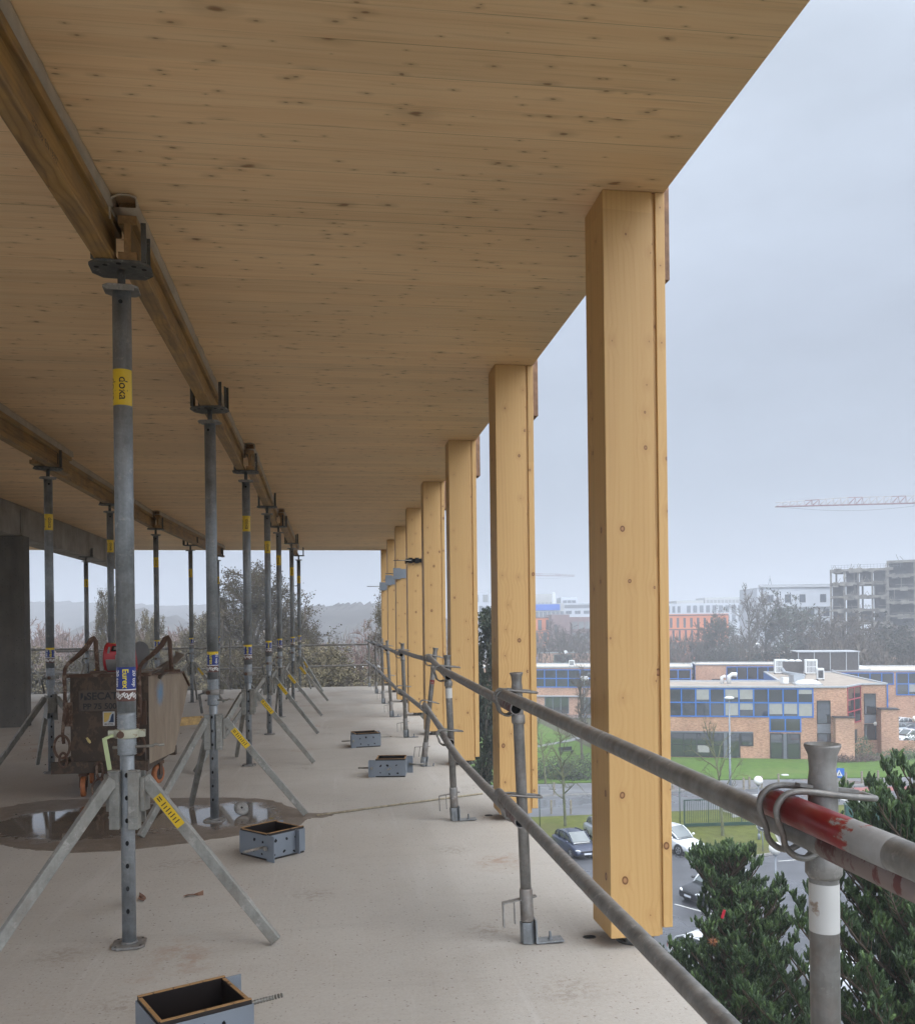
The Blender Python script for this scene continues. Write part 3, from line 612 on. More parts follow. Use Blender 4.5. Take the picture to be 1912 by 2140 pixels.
# timber formwork beams with their felt strips
def beam(x0, y0, x1, y1, lb, g):
    L = math.hypot(x1 - x0, y1 - y0); r = empty('formwork_beam', (x0, y0, 3.009), -math.atan2(x1 - x0, y1 - y0), label=lb, cat='beam', group=g)
    s = MB(); s.box(-.04, .04, 0, L, .001, .041); s.build('lower_flange', M['beamwood'], r, bevel=.004)
    s = MB(); s.box(-.04, .04, 0, L, .160, .200); s.build('upper_flange', M['beamwood'], r, bevel=.004)
    w = MB().box(-.0145, .0145, .002, L - .002, .041, .160).build('web', M['beamwood'], r)
    s = MB(); s.box(-.039, .039, -.002, -.0002, .003, .039); s.box(-.0143, .0143, -.0018, .0015, .0395, .1605); s.box(-.039, .039, -.002, -.0002, .162, .198); s.build('end_grain', M['endgrain'], r)
    for sx in (1, -1):
        s = MB(); nn = int(L / 1.7)
        for k in range(nn):
            q = text_mb('H20 top  EN 13377', .034, 0); q.xf(Matrix.Translation((sx * .0405, 1.2 + k * 1.7, .021)) @ Matrix.Rotation(math.radians(90 * sx), 4, 'Z')); s.add(q)
        s.build('lettering', M['black'], r)
    f = MB(); n = 60; pr = []
    rg = random.Random(int(y0 * 10))
    for i in range(n + 1):
        y = -.07 + (L + .08) * i / n; w_ = .052 + rg.uniform(-.004, .004); h = .202
        pr.append((y, w_, h))
    for (y, w_, h), (y2, w2, h2) in zip(pr, pr[1:]):
        b = len(f.v); zt = .2585
        f.v += [(-w_, y, h), (w_, y, h), (w_ - .006, y, zt), (-w_ + .006, y, zt), (-w2, y2, h2), (w2, y2, h2), (w2 - .006, y2, zt), (-w2 + .006, y2, zt)]
        for q in ((0, 4, 5, 1), (1, 5, 6, 2), (3, 7, 4, 0)): f.face([b + i for i in q], 0, True)
    f.path([(-.056, -.072, .15), (-.060, -.074, .20), (-.052, -.076, .238), (-.02, -.078, .254), (.02, -.076, .256), (.05, -.074, .245), (.058, -.07, .21)], [.004, .007, .006, .005, .005, .006, .007], 8)
    MB().box(-.034, .034, .01, L, .201, .258).build('batten', M['endgrain'], r)
    f.build('felt_strip', M['felt'], r)
g1, g2 = 'beams on the right-hand row of props', 'beams on the left row of props'
beam(-.995, -1.4, -.965, 4.30, 'nearest formwork beam, cut by the left picture edge and ending on the nearest prop', g1)
beam(-.868, 4.14, -.915, 9.68, 'formwork beam running from the nearest prop to the third right-hand prop', g1)
beam(-.815, 9.46, -.882, 14.80, 'formwork beam from the third to the fifth right-hand prop', g1)
beam(-.785, 14.56, -.78, 20.85, 'farthest formwork beam of the right-hand row, ending at the slab end', g1)
beam(-2.70, 4.2, -2.715, 9.98, 'nearest beam of the left row, its dark side printed with lettering', g2)
beam(-2.83, 9.25, -2.825, 15.25, 'middle beam of the left row behind the nearest prop', g2)
beam(-2.72, 14.9, -2.43, 21.05, 'farthest beam of the left row, ending near the second right-hand prop', g2)

# ---------------------------------------------------------------- guard rail along the open edge
def rod_loop(h, reach=.088):
    s = MB()
    half = [(reach, .006), (reach - .012, .024), (.02, .030), (-.03, .031), (-.060, .031)]; zz = [.040, .043, .050, .058, .0605]
    side = [(-.084, .055), (-.098, .036), (-.097, .016), (-.088, -.008), (-.083, -.030), (-.066, -.046), (-.046, -.050), (-.028, -.042)]
    L_ = [(x, y, h + z) for (x, y), z in zip(half, zz)] + [(x, .030, h + z) for x, z in side]
    Rr = [(x, -y, z) for x, y, z in L_]
    s.path(smooth(Rr[::-1] + L_), .0055, 8)
    s.bar((-.045, 0, h + .0665), (.06, 0, h + .052), .018, .005)
    return s
def make_post(tape=None):
    r = empty('guardrail_post')
    s = MB(); s.lathe([(.0241, .01), (.0241, 1.13), (.0215, 1.15), (.0235, 1.175), (.030, 1.19), (.0295, 1.194), (.024, 1.188)], 24); s.build('upright_tube', M['tubes'], r)
    s = MB(); s.lathe([(.027, .098), (.029, .104), (.029, .236), (.0255, .243)], 24); s.build('lower_sleeve', M['galv2'], r)
    s = MB(); s.lathe([(.0255, .968), (.030, .975), (.030, 1.003), (.0255, 1.009)], 24); s.build('collar', M['galv2'], r)
    if tape: patch(MB(), .0247, 0, 6.283, tape[0], tape[1], 0, 24).build('tape', M[tape[2]], r)
    rod_loop(1.06).build('upper_rail_hook', M['galv2'], r); rod_loop(.60).build('lower_rail_hook', M['galv2'], r)
    s = MB(); s.bar((.045, -.0, .205), (-.105, -.0, .185), .032, .005); s.bar((-.105, 0, .1875), (-.105, 0, .08), .005, .030, (0, 1, 0)); s.bar((-.055, 0, .19), (-.055, 0, .09), .004, .02, (0, 1, 0)); s.build('toe_board_clip', M['galv2'], r)
    s = MB(); s.hollow((0, 0, .004), (0, 0, .097), .034, .005, 6); s.box(.030, .037, -.035, .035, .004, .105); s.box(.037, .155, -.035, .035, .003, .009)
    s.lathe([(.011, .009), (.011, .016)], 6, (.10, 0, 0)); s.lathe([(.006, .016), (.006, .042), (.004, .044)], 10, (.10, 0, 0)); s.build('floor_socket', M['galv'], r, bevel=.001)
    return r
posts = [(.817, 1.45, 0, 0, 'closest guardrail post, cut off at the bottom, with a worn white paint band'), (.835, 3.954, -.033, 0, 'second guardrail post, bolted beside the nearest timber column'),
         (.851, 6.523, -.036, 0, 'third guardrail post, with a pale taped band, beside the second timber column'), (.879, 9.128, .115, 0, 'fourth guardrail post, leaning to the right with red tape on it'),
         (.896, 11.537, -.028, 0, 'fifth guardrail post, before the fourth column'), (.885, 14.222, -.048, 0, 'sixth guardrail post from the camera'), (.892, 16.747, -.01, 0, 'seventh guardrail post, third from the far corner'),
         (.888, 19.316, -.005, 0, 'eighth guardrail post, last but one before the far corner'), (.83, 21.6, 0, 0, 'guardrail post at the far corner of the slab')]
pw = make_post((.878, .960, 'white_worn')); pn = make_post(); pt = make_post((.885, .955, 'white_st')); prd = make_post((.83, .87, 'red'))
use = [pw, pn, pt, prd]
for i, (x, y, tilt, _, l) in enumerate(posts):
    o = use[i] if i < 4 else copy_tree(pn)
    o.location = (x, y, 0); o.rotation_euler = (0, tilt, 0); tag(o, l, 'post', 'guardrail posts along the open edge')
def rail(pts, lb, red=0, r=.0241, name='guardrail_tube', grp='guardrail tubes'):
    v = [Vector(p) for p in pts]; o = empty(name, v[0], label=lb, cat='tube', group=grp); L = [p - v[0] for p in v]
    ds = L[1].normalized(); de = (L[-2] - L[-1]).normalized()
    mid = list(L)
    s = MB(); n = len(mid)
    s.path(mid, r, 20, 0, False); s.hollow(mid[0], mid[0] + ds * .03, r, .0035, 20, 0, 1); s.hollow(mid[-1], mid[-1] + de * .03, r, .0035, 20, 0, 1)
    s.path([mid[0] + ds * .03, mid[0] + ds * .032], r - .003, 12, 1); s.path([mid[-1] + de * .03, mid[-1] + de * .032], r - .003, 12, 1)
    s.build('tube', [M['tubes'], M['hole']], o)
    if red & 1: MB().hollow(mid[0] + ds * -.001, mid[0] + ds * .36, r + .0006, .001, 24, 0).build('red_paint', M['redf1'], o)
    if red & 2: MB().hollow(mid[-1] + de * -.001, mid[-1] + de * .26, r + .0006, .001, 20, 0).build('red_paint', M['reddust'], o)
rail([(.735, 4.02, 1.10), (.777, 1.095, 1.043)], 'long upper guardrail tube from the closest to the second post, crossing the nearest column', 2)
rail([(.75, 1.505, 1.089), (.75, -.5, 1.062)], 'upper guardrail tube with a bright worn red end at the closest post', 1)
rail([(.765, 6.66, 1.095), (.77, 3.84, 1.043)], 'upper guardrail tube between the second and third posts, crossing the second column', 2)
rail([(.945, 9.12, 1.105), (.86, 7.6, 1.07), (.80, 6.40, 1.042)], 'short upper guardrail tube from the leaning post to the third post')
rail([(.835, 11.6, 1.095), (.90, 10.2, 1.072), (.975, 8.92, 1.06)], 'upper guardrail tube between the fifth post and the leaning fourth post')
rail([(.79, 14.35, 1.09), (.84, 11.4, 1.05)], 'upper guardrail tube between the fifth and sixth posts')
rail([(.83, 16.85, 1.10), (.81, 14.1, 1.05)], 'upper guardrail tube between the sixth and seventh posts')
rail([(.83, 19.4, 1.09), (.84, 16.6, 1.055)], 'upper guardrail tube between the seventh and eighth posts')
rail([(.78, 21.75, 1.09), (.84, 19.1, 1.05)], 'farthest upper guardrail tube of the long side, at the slab corner')
rail([(.738, 4.10, .637), (.75, 2.6, .615), (.76, 1.1, .603)], 'lower guardrail tube sloping past the foot of the nearest column to the bottom edge')
rail([(.79, 6.68, .602), (.785, 6.2, .573), (.780, 5.7, .557), (.775, 4.85, .560), (.775, 3.80, .566)], 'bent lower guardrail tube between the second and third posts', 2)
rail([(.885, 8.98, .632), (.85, 7.7, .60), (.82, 6.45, .572)], 'lower guardrail tube from the leaning post to the third post')
rail([(.835, 11.65, .59), (.91, 8.92, .556)], 'lower guardrail tube between the fifth post and the leaning fourth post')
rail([(.80, 14.3, .61), (.845, 11.5, .556)], 'lower guardrail tube between the fifth and sixth posts')
rail([(.835, 16.8, .60), (.82, 14.1, .57)], 'lower guardrail tube between the sixth and seventh posts')
rail([(.835, 19.4, .60), (.84, 16.6, .56)], 'lower guardrail tube between the seventh and eighth posts')
rail([(.78, 21.75, .60), (.84, 19.1, .56)], 'farthest lower guardrail tube of the long side, at the slab corner')
rail([(-9.9, 21.62, .97), (-5.6, 21.78, .985)], 'upper end rail tube left of the skip, beside the dark pillar', grp='end rails along the far edge')
rail([(-6.2, 21.70, .935), (.83, 21.90, 1.0)], 'upper end rail tube along the far edge of the slab', grp='end rails along the far edge')
rail([(-9.9, 21.62, .44), (-6.0, 21.78, .46)], 'lower end rail tube left of the skip, beside the dark pillar', grp='end rails along the far edge')
rail([(-6.4, 21.70, .435), (.83, 21.90, .50)], 'lower end rail tube along the far edge, with a scrap of orange tape', grp='end rails along the far edge')
MB().hollow((-.95, 21.85, .483), (-.82, 21.853, .484), .0262, .002).build('orange_tape', plain('orange_tape', (.75, .35, .03), .6), label='scrap of orange tape on the lower end rail', cat='tape')
for x, b, l in ((-6.745, 1, 'guardrail post of the far edge beside the dark pillar, with a slanting strut'), (-4.33, 0, 'guardrail post of the far edge behind the pail'), (-2.36, 1, 'guardrail post of the far edge behind the second prop, with a slanting strut')):
    r = empty('guardrail_post', (x, 21.64, 0), label=l, cat='post', group='posts of the far edge')
    MB().path([(0, 0, 0), (0, 0, 1.14)], .024, 14).build('upright_tube', M['tubes'], r)
    s = MB(); s.lathe([(.031, .90), (.031, .95)], 12); s.lathe([(.031, .40), (.031, .45)], 12); s.box(-.07, .07, -.07, .07, .001, .010); s.build('coupler', M['galv2'], r)
    if b: MB().path([(.02, -.03, .62), (.58, -.16, .01)], .017, 10).build('strut', M['legs'], r)

# ---------------------------------------------------------------- skip with its load
r = empty('concrete_skip', (-1.87, 8.05, 0), label='rusty brown wheeled concrete skip with cement-splashed side and two lifting arms', cat='skip')
X = lambda x: x + 1.87
xl, xr = X(-2.188), X(-1.562)
fo = [(0, .26), (0, 1.012), (1.25, .975), (1.52, .83), (.90, .24)]              # side outline (y, z)
def side_pts(base, flare, sg, off=0): return [(base + sg * flare * y / 1.3 + off, y, z) for y, z in fo]
s = MB(); th = .006
for base, sg, nm in ((xl, -1, 0), (xr, 1, 1)):
    a = side_pts(base, .085, sg); b = side_pts(base, .085, sg, -sg * th); k = len(s.v); s.v += a + b; n = len(fo)
    mi = nm
    s.face([k + i for i in range(n)], mi); s.face([k + n + i for i in range(n)][::-1], 0)
    for i in range(n): s.face((k + i, k + (i + 1) % n, k + n + (i + 1) % n, k + n + i), 0)
def strip(p, q, i0, i1):      # sheet between the sides
    a0, a1 = side_pts(xl, .085, -1)[i0], side_pts(xl, .085, -1)[i1]; b0, b1 = side_pts(xr, .085, 1)[i0], side_pts(xr, .085, 1)[i1]
    k = len(s.v); s.v += [a0, b0, b1, a1]; s.face((k, k + 1, k + 2, k + 3), 0)
strip(0, 0, 4, 3); strip(0, 0, 0, 4)
s.box(xl - .004, xr + .004, -.008, .004, .225, 1.012, 0)
s.build('hopper', [M['rust'], M['skipside']], r)
s = MB(); s.bar((xl - .03, -.012, 1.022), (xr + .03, -.012, 1.022), .022, .03); A = side_pts(xr, .085, 1); B = side_pts(xl, .085, -1)
for Q in (A, B):
    s.bar(Vector(Q[1]) + Vector((0, 0, .008)), Vector(Q[2]) + Vector((0, 0, .008)), .045, .012); s.bar(Vector(Q[2]) + Vector((0, 0, .004)), Q[3], .04, .012)
s.bar((xl - .09, 1.3, .98), (xr + .09, 1.3, .98), .03, .012)
s.build('rim', M['rust2'], r)
s = MB(); s.box(X(-2.34), X(-1.56), -.05, .02, .205, .30); s.box(X(-2.34), X(-2.28), .021, .95, .205, .28); s.box(X(-1.62), X(-1.56), .021, .95, .205, .258); s.box(X(-2.34), X(-1.5), .951, 1.02, .205, .29); s.box(X(-1.585), X(-1.578), -.056, -.02, .18, .40)
s.build('chassis', M['rust'], r, bevel=.003)
pl = MB().box(X(-2.12), X(-1.72), -.020, -.0085, .72, .895).build('name_plate', M['platem'], r, bevel=.003)
s = MB()
q = text_mb('SECATOL', .085, 0, 0, .002); q.xf(Matrix.Translation((X(-1.875), -.0215, .845))); s.add(q)
q = text_mb('PP 75 500L', .067, 0, 0, .0015); q.xf(Matrix.Translation((X(-1.935), -.0215, .76))); s.add(q)
b_ = MB(); b_.v = [(0, 0, 0), (.02, 0, .03), (.02, 0, .06), (0, 0, .06), (.026, 0, 0), (.05, 0, 0), (.05, 0, .03), (.03, 0, .04)]; b_.face((0, 1, 2, 3)); b_.face((4, 5, 6, 7)); b_.xf(Matrix.Translation((X(-2.105), -.0215, .815))); s.add(b_)
s.build('lettering', M['black'], pl)
s = MB(); s.box(X(-1.93), X(-1.835), -.0105, -.0085, .595, .715, 0)
def fp(ps, mi):
    k = len(s.v); s.v += [(X(-1.93) + a * .095, -.0112 - .0002 * mi, .595 + b * .12) for a, b in ps]; s.face(range(k, k + len(ps)), mi)
fp([(.05, .22), (.95, .22), (.95, .97), (.05, .97)], 1)
fp([(.08, .25), (.3, .28), (.5, .45), (.6, .75), (.8, .93), (.55, .94), (.08, .94)], 2); fp([(.45, .24), (.93, .24), (.93, .86), (.78, .82), (.68, .6), (.62, .38)], 3)
q = text_mb('SECATOL', .017, 4, 0, .0005); q.xf(Matrix.Translation((X(-1.882), -.0118, .609))); s.add(q)
s.build('maker_sticker', [M['white_st'], plain('pale_logo', (.45, .48, .48)), plain('ochre_logo', (.55, .38, .10)), plain('navy_logo', (.02, .035, .08)), M['black']], r)
def arm(x0, mir):
    s = MB(); k = 1 if not mir else 1
    s.path([(x0, -.06, .62), (x0 + .005, -.06, .72), (x0, -.06, 1.02), (x0 + .004, -.06, 1.08), (x0 + .03, -.06, 1.125), (x0 + .06, -.06, 1.15)], .016, 12)
    s.path([(x0 + .055, -.06, 1.147), (x0 + .13, -.055, 1.21), (x0 + .185, -.05, 1.27), (x0 + .215, -.05, 1.325), (x0 + .232, -.05, 1.34), (x0 + .25, -.05, 1.31), (x0 + .255, -.05, 1.20), (x0 + .262, -.045, 1.06)], [.016, .021, .023, .022, .02, .019, .018, .017], 10)
    s.bar((x0 + .20, -.04, 1.052), (x0 + .33, -.02, 1.052), .06, .02)
    s.box(x0 - .02, x0 + .05, -.045, -.012, .60, .80); s.path([(x0 + .01, -.06, .82), (x0 - .02, -.06, .55), (x0 - .01, -.06, .46)], .014, 8)
    return s
arm(X(-2.222), 0).build('lifting_arm', M['rust2'], r); arm(X(-1.622), 1).build('lifting_arm', M['rust2'], r)
def ring(c, rx, rz_, th_, n=20, tilt=0):
    return [(c[0] + rx * math.cos(2 * math.pi * i / n), c[1] + tilt * math.sin(2 * math.pi * i / n), c[2] + rz_ * math.sin(2 * math.pi * i / n)) for i in range(n + 1)]
for cx, cy, cz, rx, rz_, th_ in ((-2.245, -.07, .435, .062, .095, .011), (-2.235, -.075, .325, .03, .06, .010), (-1.63, -.07, .43, .05, .08, .011), (-1.945, -.075, .23, .025, .07, .011), (-1.955, -.07, .08, .055, .075, .009), (-1.90, -.06, .17, .03, .04, .009)):
    MB().path(ring((X(cx), cy, cz), rx, rz_, th_), th_, 8, cap=False).build('chain_link', M['rust2'], r)
for x, y, a in ((-2.10, .02, 8), (-1.60, .60, -20), (-1.64, .05, 25), (-2.2, .70, 10)):
    w = MB(); w.box(-.035, .035, -.03, .05, .175, .204); w.box(-.032, -.026, -.02, .03, .08, .175); w.box(.026, .032, -.02, .03, .08, .175)
    wh = w.build('castor', M['rust2'], r, loc=(X(x), y, 0)); wh.rotation_euler = (0, 0, math.radians(a))
    q = MB().lathe([(.070, -.02), (.084, -.018), (.086, 0), (.084, .018), (.070, .02)], 26); q.xf(Matrix.Translation((0, 0, .086)) @ Matrix.Rotation(math.pi / 2, 4, 'Y')); q.build('wheel', M['pu'], wh)
    q = MB().lathe([(.0, -.021), (.052, -.0215), (.055, -.0205)], 18); q.add(MB().lathe([(.055, .0205), (.052, .0215), (0, .021)], 18)); q.xf(Matrix.Translation((0, 0, .086)) @ Matrix.Rotation(math.pi / 2, 4, 'Y')); q.build('hub', M['tread'], wh)
# load
t = empty('paint_pail', (-1.94, 8.28, 1.158), math.radians(-4), label='red and grey printed pail lying on its side on the skip', cat='pail')
Rx = Matrix.Rotation(math.pi / 2, 4, 'Y')
MB().lathe([(.134, 0), (.134, .012), (.128, .014), (.125, .235), (.10, .237)], 36).xf(Rx).build('pail_body', M['redpail'], t)
MB().lathe([(.10, -.004), (.133, -.003), (.137, .0), (.137, .010)], 36).xf(Rx).build('lid', plain('red_lid', (.30, .02, .02), .5), t)
s = MB()
def rp(x0, x1, a0, a1, rr, mi):
    k = len(s.v); n = 12
    for i in range(n + 1):
        a = a0 + (a1 - a0) * i / n; s.v += [(x0, -rr * math.cos(a), rr * math.sin(a)), (x1, -rr * math.cos(a), rr * math.sin(a))]
    for i in range(n): s.face((k + 2 * i, k + 2 * i + 1, k + 2 * i + 3, k + 2 * i + 2), mi)
rp(.02, .22, -.95, -.05, .1292, 0); rp(.06, .17, .50, 1.0, .1292, 1); rp(.03, .05, .35, .9, .1292, 0); rp(.08, .12, .62, .88, .1296, 0); rp(.10, .22, -.05, .25, .1292, 0)
s.build('label', [M['greypail'], M['black']], t)
MB().lathe([(.0, 0), (.142, .0), (.145, .006), (.14, .012)], 36).xf(Rx).build('mixing_disc', plain('grey_bucket_bottom', (.12, .115, .11), .7, 0, .2), loc=(-1.70, 8.32, 1.16), label='round grey bucket bottom standing behind the nearest prop on the skip', cat='bucket').rotation_euler = (0, .18, -.5)
rg = random.Random(8)
for k, (x, y, z, L_, w_, a, b, l) in enumerate(((-1.95, 8.2, 1.028, .30, .09, .1, .04, 'flat dusty offcut under the pail on the skip'), (-1.66, 8.25, 1.04, .36, .07, .25, .12, 'grey offcut leaning across the skip rim'), (-1.45, 8.45, 1.075, .30, .10, .5, .75, 'jagged grey shard sticking up at the right end of the skip'),
                         (-1.50, 8.5, 1.08, .26, .05, .2, .55, 'dark splinter beside the jagged shard on the skip'), (-1.8, 8.6, 1.0, .5, .3, .1, .02, 'wide rubble board lying inside the skip'))):
    s = MB(); n = 7; up_ = [(L_ * i / n, w_ * (.5 + rg.uniform(-.12, .15) * (1 if 0 < i < n else 3))) for i in range(n + 1)]; dn = [(L_ * i / n, -w_ * (.5 + rg.uniform(-.15, .1))) for i in range(n, -1, -1)]
    s.prism([(p[0] - L_ / 2, p[1]) for p in up_ + dn], 0, .012); o = s.build('rubble_board', M['shard'], loc=(x, y, z), label=l, cat='offcut', group='debris heaped on the skip'); o.rotation_euler = (.35 if b > .3 else .02, -b, a)
s = MB(); s.path([(0, 0, 0), (.02, -.004, -.03), (.03, -.006, -.045)], [.009, .013, .008], 8); s.build('foam_blob', plain('yellow_foam', (.62, .50, .22), .8), loc=(-2.06, 8.03, .50), label='small yellow foam blob on the front of the skip', cat='foam')

# ---------------------------------------------------------------- loose things on the slab
def form_box(loc, rz_, lb, sx=.295, sy=.295, h=.15, v=0):
    r = empty('formwork_box', loc, rz_, label=lb, cat='form box', group='grey steel form boxes on the slab'); a, b = sx / 2, sy / 2; t = .004; p = .013
    s = MB(); s.box(-a, a, -b, -b + t, .012, h); s.box(-a, -a + t, -b + t, b, .012, h); s.box(-a, a, b - t, b + .0, .012, h) if 0 else s.box(-a + t, a, b - t, b, .012, h); s.box(a - t, a, -b + t, b - t, .012, h)
    s.box(-a - .055, -a, -b - .001, -b + .005, .0, h + .006) if v != 1 else s.box(-a - .006, -a - .001, -b - .06, -b + .01, .0, h + .006)
    s.box(-a - .0595, -a - .0545, -b - .03, -b + .02, .004, h) if v != 1 else None
    s.box(a - .0, a + .055, b - .006, b, .0, h + .006); s.box(a * .45, a * .45 + .005, -b - .04, -b - .0005, .01, h + .004) if v == 1 else None
    s.build('steel_angles', M['greyp'], r, bevel=.001)
    s = MB()
    for x0, x1, y0, y1 in ((-a + t + .001, a - t - .001, -b + t + .001, -b + t + p), (-a + t + .001, a - t - .001, b - t - p, b - t - .001)): s.box(x0, x1, y0, y1, 0.0, h + .013, 0); s.box(x0, x1, y0, y1, h + .0131, h + .016, 1)
    for x0, x1 in ((-a + t + .001, -a + t + p), (a - t - p, a - t - .001)): s.box(x0, x1, -b + t + p + .001, b - t - p - .001, 0.0, h + .008, 0); s.box(x0, x1, -b + t + p + .001, b - t - p - .001, h + .0081, h + .011, 1)
    s.build('plywood_lining', [M['ply'], M['plyedge']], r)
    for x, y, ang in ((-a - .03, -b, 0), (a + .03, b, 0)):
        s = MB(); q = MB(); L1, L2 = (.04, .13)
        zz = []
        s.path([(x - .01 - (.12 if x < 0 else 0), y + (.03 if x < 0 else -.03), h * .55), (x + .02 + (.11 if x > 0 else 0), y + (.03 if x < 0 else -.03), h * .55)], .0075, 10)
        for i in range(12): s.path([(x - .12 + i * .011 + (.16 if x > 0 else 0), y + (.03 if x < 0 else -.03), h * .55 - .0), (x - .116 + i * .011 + (.16 if x > 0 else 0), y + (.03 if x < 0 else -.03), h * .55)], .0084, 10)
        s.add(MB().lathe([(.014, -.008), (.014, .006)], 6), Matrix.Translation((x, y - .008, h * .55)) @ Matrix.Rotation(math.pi / 2, 4, 'X')); s.build('threaded_rod', M['rod'], r)
    s = MB(); rg = random.Random(int(loc[0] * 100) + 5)
    for f, (ox, oy, dx, dy, nx, ny) in enumerate(((-a, -b, 1, 0, 0, -1), (a, -b, 0, 1, 1, 0), (-a, -b, 0, 1, -1, 0))):
        for k in range(6 if f == 0 else 4):
            u = (.03 + (sx - .06) * ((k // 2) + .3 + rg.uniform(-.2, .2)) / 3); zc = (.035 if k % 2 else h - .04) + rg.uniform(-.01, .01); n = 7; rr = rg.uniform(.006, .011); e = rg.uniform(-.8, .8); b0 = len(s.v)
            for i in range(n):
                an = 2 * math.pi * i / n; q = rr * rg.uniform(.6, 1.5); uu = u + q * math.cos(an) + e * q * math.sin(an) * .6; s.v.append((ox + dx * uu + nx * .0006, oy + dy * uu + ny * .0006, zc + q * 1.1 * math.sin(an)))
            s.face(range(b0, b0 + n)); s.face(range(b0 + n - 1, b0 - 1, -1))
    s.build('punched_holes', M['hole'], r)
    if v == 2: MB().path([(-.02, -b - .05, h * .5), (-.0, -b, h * .52)], .008, 10).build('bolt', M['rod'], r)
    return r
form_box((-.455, 3.02, 0), math.radians(27), 'nearest grey form box, cut off by the bottom edge of the picture', .30, .255, .205, 0)
form_box((-.39, 5.80, 0), math.radians(42), 'grey form box right of the nearest tripod leg, at the edge of the wet patch', .285, .285, .15, 1)
form_box((.53, 8.66, 0), math.radians(-8), 'grey form box between third prop and guardrail, a long rod to its left', .285, .26, .155, 2)
form_box((.365, 10.85, 0), math.radians(12), 'farthest grey form box, beyond the other three', .30, .27, .15, 0)
MB().path([(-.138, 6.868, .009), (.5, 7.17, .010), (1.212, 7.499, .009)], .008, 8).build('reinforcing_bar', plain('pale_rebar', (.36, .31, .22), .8, 0, .3, 40, .5), label='long pale reinforcing bar lying from the wet patch to the guardrail', cat='bar')
s = MB(); s.lathe([(.055, 0), (.058, .004), (.05, .012), (.03, .016)], 24, mi=0); s.lathe([(.009, .0165), (.009, .018)], 10, mi=1); s.lathe([(.012, -.03), (.014, 0)], 12, (.02, .0, 0), 0); o = s.build('loose_steel_cap', [M['galv2'], M['hole']], loc=(-.70, 7.03, .048), label='loose round steel cap lying tilted on the wet patch', cat='cap'); o.rotation_euler = (math.radians(52), .2, .3)
r = empty('timber_frame', (-2.13, 13.95, 0), math.radians(35), label='small yellow timber frame lying on the slab beyond the skip', cat='frame')
s = MB(); s.box(-.28, .28, -.16, -.13, 0, .09); s.box(-.28, .28, .13, .16, 0, .09); s.build('long_board', M['pinewood'], r); s = MB(); s.box(-.28, -.25, -.129, .129, 0, .085); s.box(.25, .28, -.129, .129, 0, .085); s.build('short_board', M['pinewood'], r)
for x, y, a, l in ((-.79, 4.93, .2, 'dry brown leaf right of the foot of the nearest prop'), (-.98, 4.88, 2.0, 'dry brown leaf left of the foot of the nearest prop')):
    s = MB(); n = 6; b0 = 0
    for i in range(n + 1):
        t_ = i / n; w_ = .017 * math.sin(math.pi * min(1, t_ * 1.02) ** .7) + .001; s.v += [(t_ * .10, -w_, .006 + .02 * t_), (t_ * .10, 0, .003 + .006 * math.sin(t_ * 5)), (t_ * .10, w_, .008)]
    for i in range(n):
        for j in (0, 1): s.face((3 * i + j, 3 * i + 3 + j, 3 * i + 4 + j, 3 * i + 1 + j))
    o = s.build('dry_leaf', M['leafd'], loc=(x, y, .001), label=l, cat='leaf', group='leaves on the slab'); o.rotation_euler = (0, 0, a)
rg = random.Random(21); s = MB()
for k in range(520):
    if k < 300: x, y = rg.gauss(-3.6, 1.2), rg.gauss(13.2, 1.6)
    else: x, y = rg.uniform(-2.2, 1.2), rg.uniform(2.2, 14)
    if x > 1.28 or (x < -4.4): continue
    q = rg.uniform(.003, .009) * (1.5 if k < 300 else .55); b0 = len(s.v)
    s.v += [(x + q * math.cos(a + k), y + q * math.sin(a + k) * .8, 0.0002) for a in (0, 2.1, 4.2)] + [(x, y, q * .8)]
    for f in ((0, 1, 3), (1, 2, 3), (2, 0, 3)): s.face([b0 + i for i in f])
s.build('grit', plain('grit_on_slab', (.12, .09, .07), .9, 0, .5, 30), kind='stuff')

